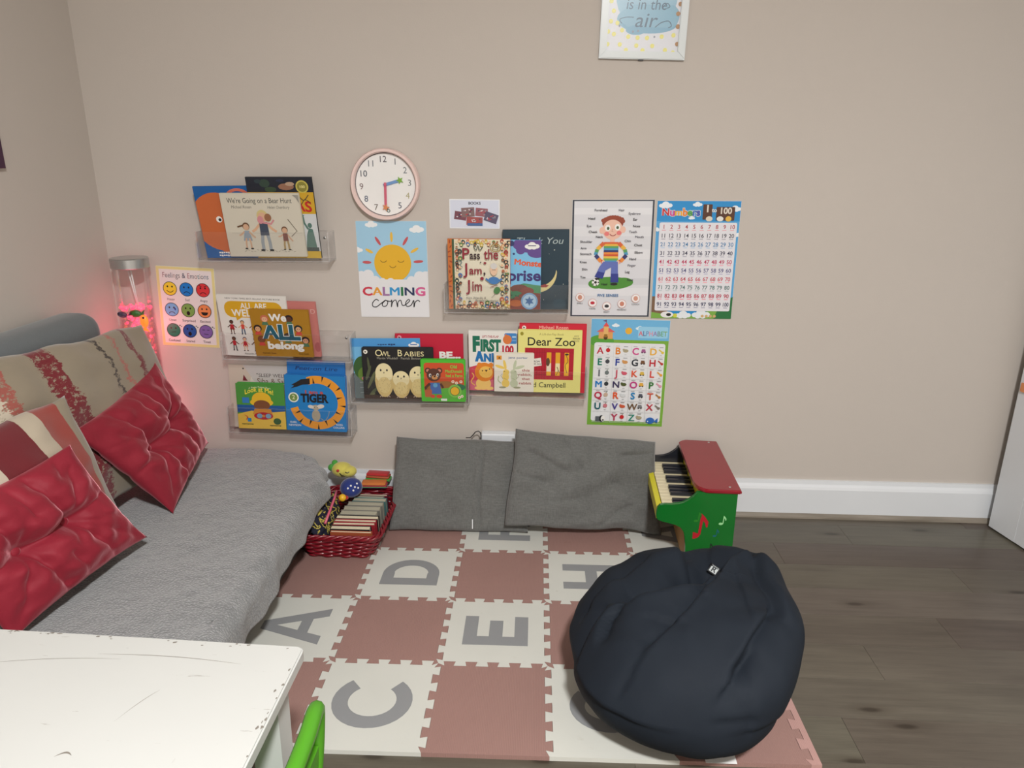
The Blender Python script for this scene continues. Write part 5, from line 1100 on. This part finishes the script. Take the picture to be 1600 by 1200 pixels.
def q_body(a, H):
    a.rect(2.5,2,97.5,H-2,(216,217,222))
    for y0,y1,c in ((10,18,(226,227,231)),(32,44,(222,223,227)),(60,72,(224,225,229)),(96,104,(206,207,212)),(108,118,(224,224,228))): a.rect(2.5,y0,97.5,y1,c)
    a.ell(50,102,26,8,(76,142,54)); a.ell(32,103,10,6,(76,142,54)); a.ell(66,101,12,6,(76,142,54)); SK = (234,190,170)
    a.ell(50,28,13,9,(142,60,40),0)
    for k in range(18): a.ell(38+k*1.45,25-3*math.sin(k/17*PI)+1.2*math.sin(k*3),2.4,2.4,(150,66,44),n=8)
    a.ell(50,36,12.5,12,SK); a.ell(37,37,3,4,SK); a.ell(63,36,3,4,SK); a.ell(44,34,3.4,4,WH); a.ell(56,33,3.4,4,WH); a.ell(44.5,34.5,1.6,1.9,(70,90,60)); a.ell(56,33.5,1.6,1.9,(70,90,60)); a.ell(43,41,3,2.6,(226,120,120)); a.ell(58,40,3,2.6,(226,120,120)); a.arc(50.5,40,4,3.4,20,160,.9,(150,50,50)); a.line([(50,35),(49,38),(51,38.5)],.6,(190,130,110)); a.rect(47.5,46,53,52,SK)
    st_ = [(214,100,56),(230,180,70),(90,160,90),(74,150,190),(48,52,110),(230,140,60),(206,84,50),(232,190,80),(110,170,80),(70,150,190)]
    for k,c in enumerate(st_): a.rect(40,51+k*2.5,58,53.6+k*2.5,c)
    for s in (-1,1):
        P = [(49+s*9,52),(49+s*17,60),(49+s*19,67),(49+s*12,75),(49+s*8,75)]
        for k in range(4):
            for q in range(2): 
                u0, u1 = q/2, (q+1)/2; A, Bq = P[k], P[k+1]; a.line([(A[0]+(Bq[0]-A[0])*u0,A[1]+(Bq[1]-A[1])*u0),(A[0]+(Bq[0]-A[0])*u1,A[1]+(Bq[1]-A[1])*u1)],4.6,st_[(k*2+q)%10])
        a.ell(49+s*9,76,2.2,2.2,SK)
    J = (96,112,182); J2 = (48,60,140)
    a.poly([(40,75),(58,75),(59,100),(49.5,100),(50,82),(43,86),(40,96),(30,94),(35,82)],J); a.poly([(50,90),(59,90),(59.5,101),(49.5,101)],J2); a.poly([(33,87),(42,89),(39.5,96.5),(29.5,94)],J2)
    a.ell(31,101,4.6,4.6,WH); a.ell(31,101,1.8,1.8,K,n=8)
    for k in range(5): a.ell(31+3.6*math.cos(k*1.257),101+3.6*math.sin(k*1.257),1,1,K,n=6)
    a.ell(54,103,4.5,1.6,K); a.ell(33,96.5,3,1.3,K)
    for t,x,y,g in (('Forehead',35,14,90),('Hair',60,14,110),('Eyebrow',76,18,120),('Head',24,24,40),('Ear',77,25,60),('Eye',21,33,90),('Nose',79,33,50),('Cheek',26,40,30),('Teeth',75,40,120),('Neck',34,46,70),('Mouth',83,46,110),('Shoulder',18,52,90),('Chin',69,51,100),('Arm',15,60,70),('Chest',82,56,50),('Stomach',18,67,70),('Elbow',83,65,60),('Knee',15,77,60),('Hand',76,73,80),('Finger',75,81,130),('Shin',17,86,70),('Leg',70,89,40),('Toe',15,96,60),('Foot',74,99,70),('Heel',42,104.5,50)): a.text(t,x,y,2.8,(g-20,g-20,g-10),bold=.012)
    a.text('FIVE SENSES',47,119,3.4,(70,120,170),bold=.02)
    for t,x,y,c in (('SMELL',12,120,(200,140,120)),('TASTE',28,127,(190,40,60)),('SIGHT',46,131,(50,50,56)),('HEARING',65,128,(200,130,110)),('TOUCH',82,121,(206,150,130))): a.ell(x,y,5.4,5.4,(206,150,140)); a.ell(x,y,4.9,4.9,(238,234,234)); a.ell(x,y,2.8,2 if t in('TASTE','SIGHT') else 3,c); a.text(t,x,y+8.4,1.9,(70,70,76),bold=0)
poster('dark-bordered body chart of a boy in a striped jumper',.2307,.6592,.2418,.3506,.51,q_body,(52,58,72))
def q_num(a, H):
    a.rect(0,0,100,H,(34,142,206)); a.rect(0,24,100,H-20,(84,164,216))
    for x,y,r in ((10,5,5),(48,4,3.5),(93,9,4.5),(42,20,2.4),(99,40,3),(1,34,3)): a.cloud(x,y,r,(230,238,244))
    a.text('Numbers',29,17.5,8.5,[(196,50,60),(200,70,150),(230,170,60),(226,130,50),(80,160,80),(60,110,190),(70,80,170)],fit=46,bold=.04,outline=(240,240,240))
    a.rect(55,4,66,22,(84,50,36),1); a.text('1',60.5,13,8,(222,214,200),bold=.03); a.rect(71,7,93,23,(84,50,36),1); a.text('100',82,15,7,(222,214,200),fit=15,bold=.03); a.text('to',68.5,13,4.5,(230,230,220),bold=.03); a.ell(63,21,4,3,(220,210,190)); a.ell(76,21,4,3,(226,226,220)); a.ell(86,21,3.5,3.2,(226,180,70))
    a.rect(0,116,20,H,(120,92,70)); a.poly([(0,136),(30,140),(60,138),(100,122),(100,H),(0,H)],(120,170,70)); a.poly([(78,H),(84,128),(94,118),(100,116),(100,H)],(36,112,62)); a.cloud(40,139,6,(226,232,236)); a.cloud(62,138,7,(226,232,236)); a.ell(20,139,8,4,(230,230,230)); a.ell(22,139,3,2,K); a.ell(30,140,2.6,2.6,(206,206,70))
    for x in (64,69,74,79): a.ell(x,140.5,1.9,1.9,(206,170,120),n=10)
    a.rect(4,25.5,97,134,(224,224,230),2)
    C = [(170,50,62),(66,66,80),(76,130,176),(58,58,84),(192,60,100),(92,92,140),(196,84,96),(96,124,124),(184,40,70),(52,56,92)]
    for r_ in range(10):
        z0 = a.z
        for c_ in range(10):
            a.z = z0; n = r_*10+c_+1; x, y = 9.5+c_*9.1, 33+r_*10.55; a.text(str(n),x,y,4.7,C[r_],fit=(3.2 if n < 10 else 6.6 if n < 100 else 8),bold=.015); a.rect(x-2.4,y+1.5,x+2.4,y+2.1,tuple(min(255,q+60) for q in C[r_]))
poster('blue number chart with rows from 1 to 100',.4788,.6575,.2435,.3503,.23,q_num,(34,142,206))
def q_alpha(a, H):
    a.rect(0,0,100,30,(110,180,222)); a.rect(0,27,100,H,(120,170,64)); a.ell(14,29,16,8,(88,160,60)); a.ell(48,14+1,4.4,4.4,(232,176,60)); a.cloud(31,8,3,(230,238,244)); a.cloud(62,11,3.4,(220,236,244)); a.rect(60,9,98,24,(150,204,232),2)
    a.rect(10,16,28,26,(220,160,96)); a.poly([(7,17),(19,9),(31,17)],(214,96,96)); a.rect(16,9,22,20,(226,180,110)); a.poly([(15,10),(19,4),(23,10)],(220,80,80)); a.ell(19,24,2.6,3.4,(80,60,30)); a.rect(17,20,21,24,(150,110,40)); a.line([(19,5),(19,1)],.6,(90,70,90)); a.poly([(19,1),(14,2.4),(19,4)],(100,80,130))
    a.text('ALPHABET',79,21,6.2,[(220,110,120),(90,120,160),(120,150,190),(220,150,170),(150,130,180),(120,150,150),(110,170,130),(130,170,110)],fit=36,bold=.02)
    a.rect(5,31,96,H-6,(226,228,230),3)
    L = 'ABCDEFGHIJKLMNOPQRSTUVWX YZ '; C = [(190,40,60),(222,130,40),(206,70,140),(232,176,60),(20,120,100),(36,60,150),(50,56,64),(190,44,56),(96,100,108),(190,70,90),(220,90,60),(214,70,60),(30,120,190),(60,54,90),(190,60,130),(60,120,60),(186,40,70),(220,90,50),(30,130,190),(206,90,70),(20,90,100),(70,60,140),(110,84,60),(186,40,60),(0,0,0),(180,60,90),(20,130,110)]
    pics = [(196,40,44),(170,160,130),(160,90,140),(222,196,70),(70,72,80),(206,150,90),(120,84,60),(186,60,50),(110,120,120),(206,90,110),(214,180,80),(230,160,60),(50,56,60),(80,90,50),(222,170,70),(220,150,170),(196,170,150),(210,214,216),(80,84,96),(176,120,60),(200,120,130),(200,90,60),(120,120,124),(120,110,100)]
    grid = [list('ABCD'),list('EFGH'),list('IJKL'),list('MNOP'),list('QRST'),list('UVWX'),[' ','Y','Z',' ']]
    k = 0
    for r_, row in enumerate(grid):
        for c_, ch_ in enumerate(row):
            x, y = 13+c_*22.7, 46+r_*15; z0 = a.z
            a.line([(x+17.2,y-12),(x+17.2,y+2.6)],.35,(200,204,206)) if c_ < 3 else None
            a.line([(x-7,y+2.8),(x+15,y+2.8)],.35,(204,208,210))
            if ch_ != ' ':
                a.text(ch_,x,y,8.6,C[k] if k < 24 else C[k+1],bold=.025); p_ = pics[k % len(pics)]; xx, yy = x+10, y-5
                sh = k % 4
                if sh == 0: a.ell(xx,yy,2.8,2.8,p_,n=14); a.line([(xx,yy-2.6),(xx+1,yy-4)],.6,(70,110,50))
                elif sh == 1: a.ell(xx,yy+.4,3.6,2.2,p_,n=14); a.ell(xx-2.6,yy-1.2,1.5,1.4,p_,n=10)
                elif sh == 2: a.poly([(xx-3,yy+2),(xx-2,yy-2.4),(xx+2,yy-2.4),(xx+3.4,yy+2)],p_); a.ell(xx-1.6,yy+2.2,.9,.9,K,n=8); a.ell(xx+1.8,yy+2.2,.9,.9,K,n=8)
                else: a.line([(xx-3,yy-2.4),(xx+3,yy+2.4)],1.6,p_); a.ell(xx+2,yy+1.6,1.9,1.7,p_,n=10)
                a.rect(xx-2.6,y-10.6,xx+2.6,y-9.8,(150,154,158)); a.rect(x-3,y-11,x+2,y-10.4,(170,172,176)); a.rect(xx-1.4,y+.2,xx+1.4,y+.8,(170,172,176)); k += 1
    a.ell(19,134,3.4,4.6,(40,42,46)); a.ell(21,134,2.8,4,WH); a.ell(21,136,1.2,1.2,K,n=8); a.rect(11,131,16,138,(90,96,100)); a.ell(83,135,5.6,4.4,(50,104,180)); a.poly([(88,136),(93,131),(93,138)],(50,104,180)); a.ell(80,136,.8,.8,WH,n=8)
poster('green-bordered alphabet chart with a castle heading',.2943,.3027,.2418,.3490,-.55,q_alpha,(120,170,64))

# ================================================================== framed print above
fr = thing('wall_picture', 'pale silver framed print with gold dots and blue wash', 'picture', (.2852,-.001,1.3870), (0,math.radians(1.25),0)); fw_, fh, rw = .2358, .30, .0205
def rail(P):
    bm = B(); prism(bm, P, lambda p: (p[0],-.012,p[1]), lambda p: (p[0],0,p[1])); bmesh.ops.bevel(bm, geom=[e for e in bm.edges if all(v.co.y < -.011 for v in e.verts)], offset=.002, segments=2, affect='EDGES'); obj('frame_rail', bm, 'frame_white', fr)
w2 = fw_/2
rail([(-w2,0),(w2,0),(w2-rw,rw),(-w2+rw,rw)]); rail([(w2,0),(w2,fh),(w2-rw,fh-rw),(w2-rw,rw)]); rail([(w2,fh),(-w2,fh),(-w2+rw,fh-rw),(w2-rw,fh-rw)]); rail([(-w2,fh),(-w2,0),(-w2+rw,rw),(-w2+rw,fh-rw)])
boxobj('backing', (-w2+.004,-.0015,.004), (w2-.004,-.0002,fh-.004), 'paper', fr)
pw_, ph_ = fw_-2*rw+.004, fh-2*rw+.004; a = Art(pw_, ph_, (222,224,230), True); H = a.H; BL = (134,182,204)
Q = H+10
a.ell(52,Q*.42,42,44,(150,192,212)); a.ell(54,Q-52,41,18,BL); a.ell(58,Q-46,38,12,(120,172,198)); a.rect(24,Q-70,94,Q-42,BL,6); a.ell(26,Q-54,8,9,BL); a.ell(90,Q-56,8,12,BL); a.ell(40,Q-38,14,6,(120,172,198))
D_ = (74,104,126)
a.text('Love',52,Q*.40,22,D_,fit=50,shear=.2); a.text('is in the',52,Q-64,13,D_,fit=56,shear=.12,bold=.0); a.text('air',52,Q-42,18,D_,fit=30,shear=.2,bold=.0); a.spline([(20,Q-46),(17,Q-51),(26,Q-54),(36,Q-54)],1,D_); a.spline([(66,Q-42),(74,Q-48),(84,Q-50),(88,Q-44),(84,Q-42)],1.2,D_); a.spline([(74,Q-66),(80,Q-72),(84,Q-68),(80,Q-66)],1,D_)
rn = random.Random(8)
for x,y in ((4,72),(8,60),(5,47),(14,45),(21,36),(2,34),(10,31),(30,28),(43,27),(56,27),(76,29),(92,31),(2,18),(19,18),(42,17),(64,17),(28,11),(51,11),(82,12),(93,9),(98,20),(97,42),(96,58),(98,70),(97,88),(5,90),(12,104),(4,120),(96,104),(92,120),(20,H-8),(60,H-10),(80,H-6),(40,H-5)): a.ell(x,H-y+8.5,2.9,2.9,(232,226,120) if x < 95 else (170,120,60),n=14)
for x,y in ((36,33),(43,34),(17,40),(66,27)): a.ell(x,H-y+7,1.3,1.4,(140,146,160),n=10)
a.build('print', fr, (0,-.0018,rw-.002)); boxobj('glass', (-w2+rw-.002,-.0075,rw-.002), (w2-rw+.002,-.006,fh-rw+.002), 'acrylic', fr); boxobj('hook_clip', (-.008,-.006,-.003), (.006,-.001,-.0002), 'black', fr)
pf = thing('wall_picture', 'dark purple picture edge on the left wall', 'picture', (XL+.001,-.56,1.093)); bm = B(); box(bm, (XL+.001,-.72,1.093), (XL+.013,-.385,1.42), .001, 1); plain('purple', rgb(66,34,62), .5); wobj('frame', bm, 'purple', pf); bm = B(); box(bm, (XL+.013,-.70,1.113), (XL+.0135,-.405,1.40)); wobj('print', bm, 'paper', pf)

# ================================================================== wall clock
ck = thing('wall_clock', 'round wall clock with pale pink rim and star-tipped hands', 'clock', (-.4440,-.001,1.0475)); R0 = .1025
bm = B(); lathe(bm, [(R0-.004,0),(R0,.004),(R0,.022),(R0-.003,.028),(R0-.009,.028),(R0-.012,.024),(R0-.012,.012)], 64, 'y'); bmesh.ops.delete(bm, geom=[f for f in bm.faces if len(f.verts) > 4], context='FACES'); obj('rim', bm, 'clock_rim', ck, smooth=True, angle=40)
bm = B(); lathe(bm, [(R0-.002,.0005),(R0-.002,.012),(R0-.0121,.0125),(0,.0125)], 64, 'y'); obj('face', bm, 'paper', ck)
a = Art(.2,.2); a.arc(50,50,44.6,44.6,0,360,1.2,(110,104,106),48); nc = [(96,100,110),(110,120,126),(120,124,128),(176,170,130),(70,74,96),(80,104,96),(110,100,90),(70,84,110),(130,110,110),(50,60,80),(110,116,124),(90,84,92)]
for k in range(1,13):
    t = math.radians(k*30-94.5); a.text(str(k),50+36*math.cos(t),50+36*math.sin(t)+4.2,8.6,nc[k-1],bold=.0)
a.build('numerals', ck, (0,-.0128,-.1))
def hand(name, ang, L, w, mat, smat, d):
    t = math.radians(90-ang); ux, uz = math.cos(t), math.sin(t); bm = B(); prism(bm, [(-.006,-w/2),(L,-w/2),(L,w/2),(-.006,w/2)], lambda p: (p[0]*ux-p[1]*uz,-d,p[0]*uz+p[1]*ux), lambda p: (p[0]*ux-p[1]*uz,-d+.0012,p[0]*uz+p[1]*ux)); h = obj(name, bm, mat, ck)
    bm = B(); prism(bm, [(L+.003+(.0115 if i%2==0 else .005)*math.sin(PI*i/5+ang),(.0115 if i%2==0 else .005)*math.cos(PI*i/5+ang)) for i in range(10)], lambda p: (p[0]*ux-p[1]*uz,-d-.0006,p[0]*uz+p[1]*ux), lambda p: (p[0]*ux-p[1]*uz,-d+.001,p[0]*uz+p[1]*ux)); obj('star_tip', bm, smat, h)
hand('hour_hand', 74, .042, .0085, 'skyblue', 'leaf', .0155); hand('minute_hand', 181, .062, .0072, 'pink', 'apricot', .018)
bm = B(); lathe(bm, [(.004,.0125),(.004,.0195),(0,.02)], 16, 'y'); obj('hub', bm, 'pink', ck)
for o in bpy.data.objects:
    if o.parent is None and o.type in ('MESH','EMPTY') and 'label' not in o and o.get('kind') == 'structure': o['label'] = {'wall_back':'beige painted wall behind the books','wall_left':'beige painted wall beside the sofa','wall_right':'beige painted wall beside the door','wall_front':'beige painted wall behind the viewer','ceiling':'plain white ceiling','floor':'grey brown laminate plank floor','baseboard_back':'white skirting along the book wall','baseboard_left':'white skirting beside the sofa'}.get(o.name,'')
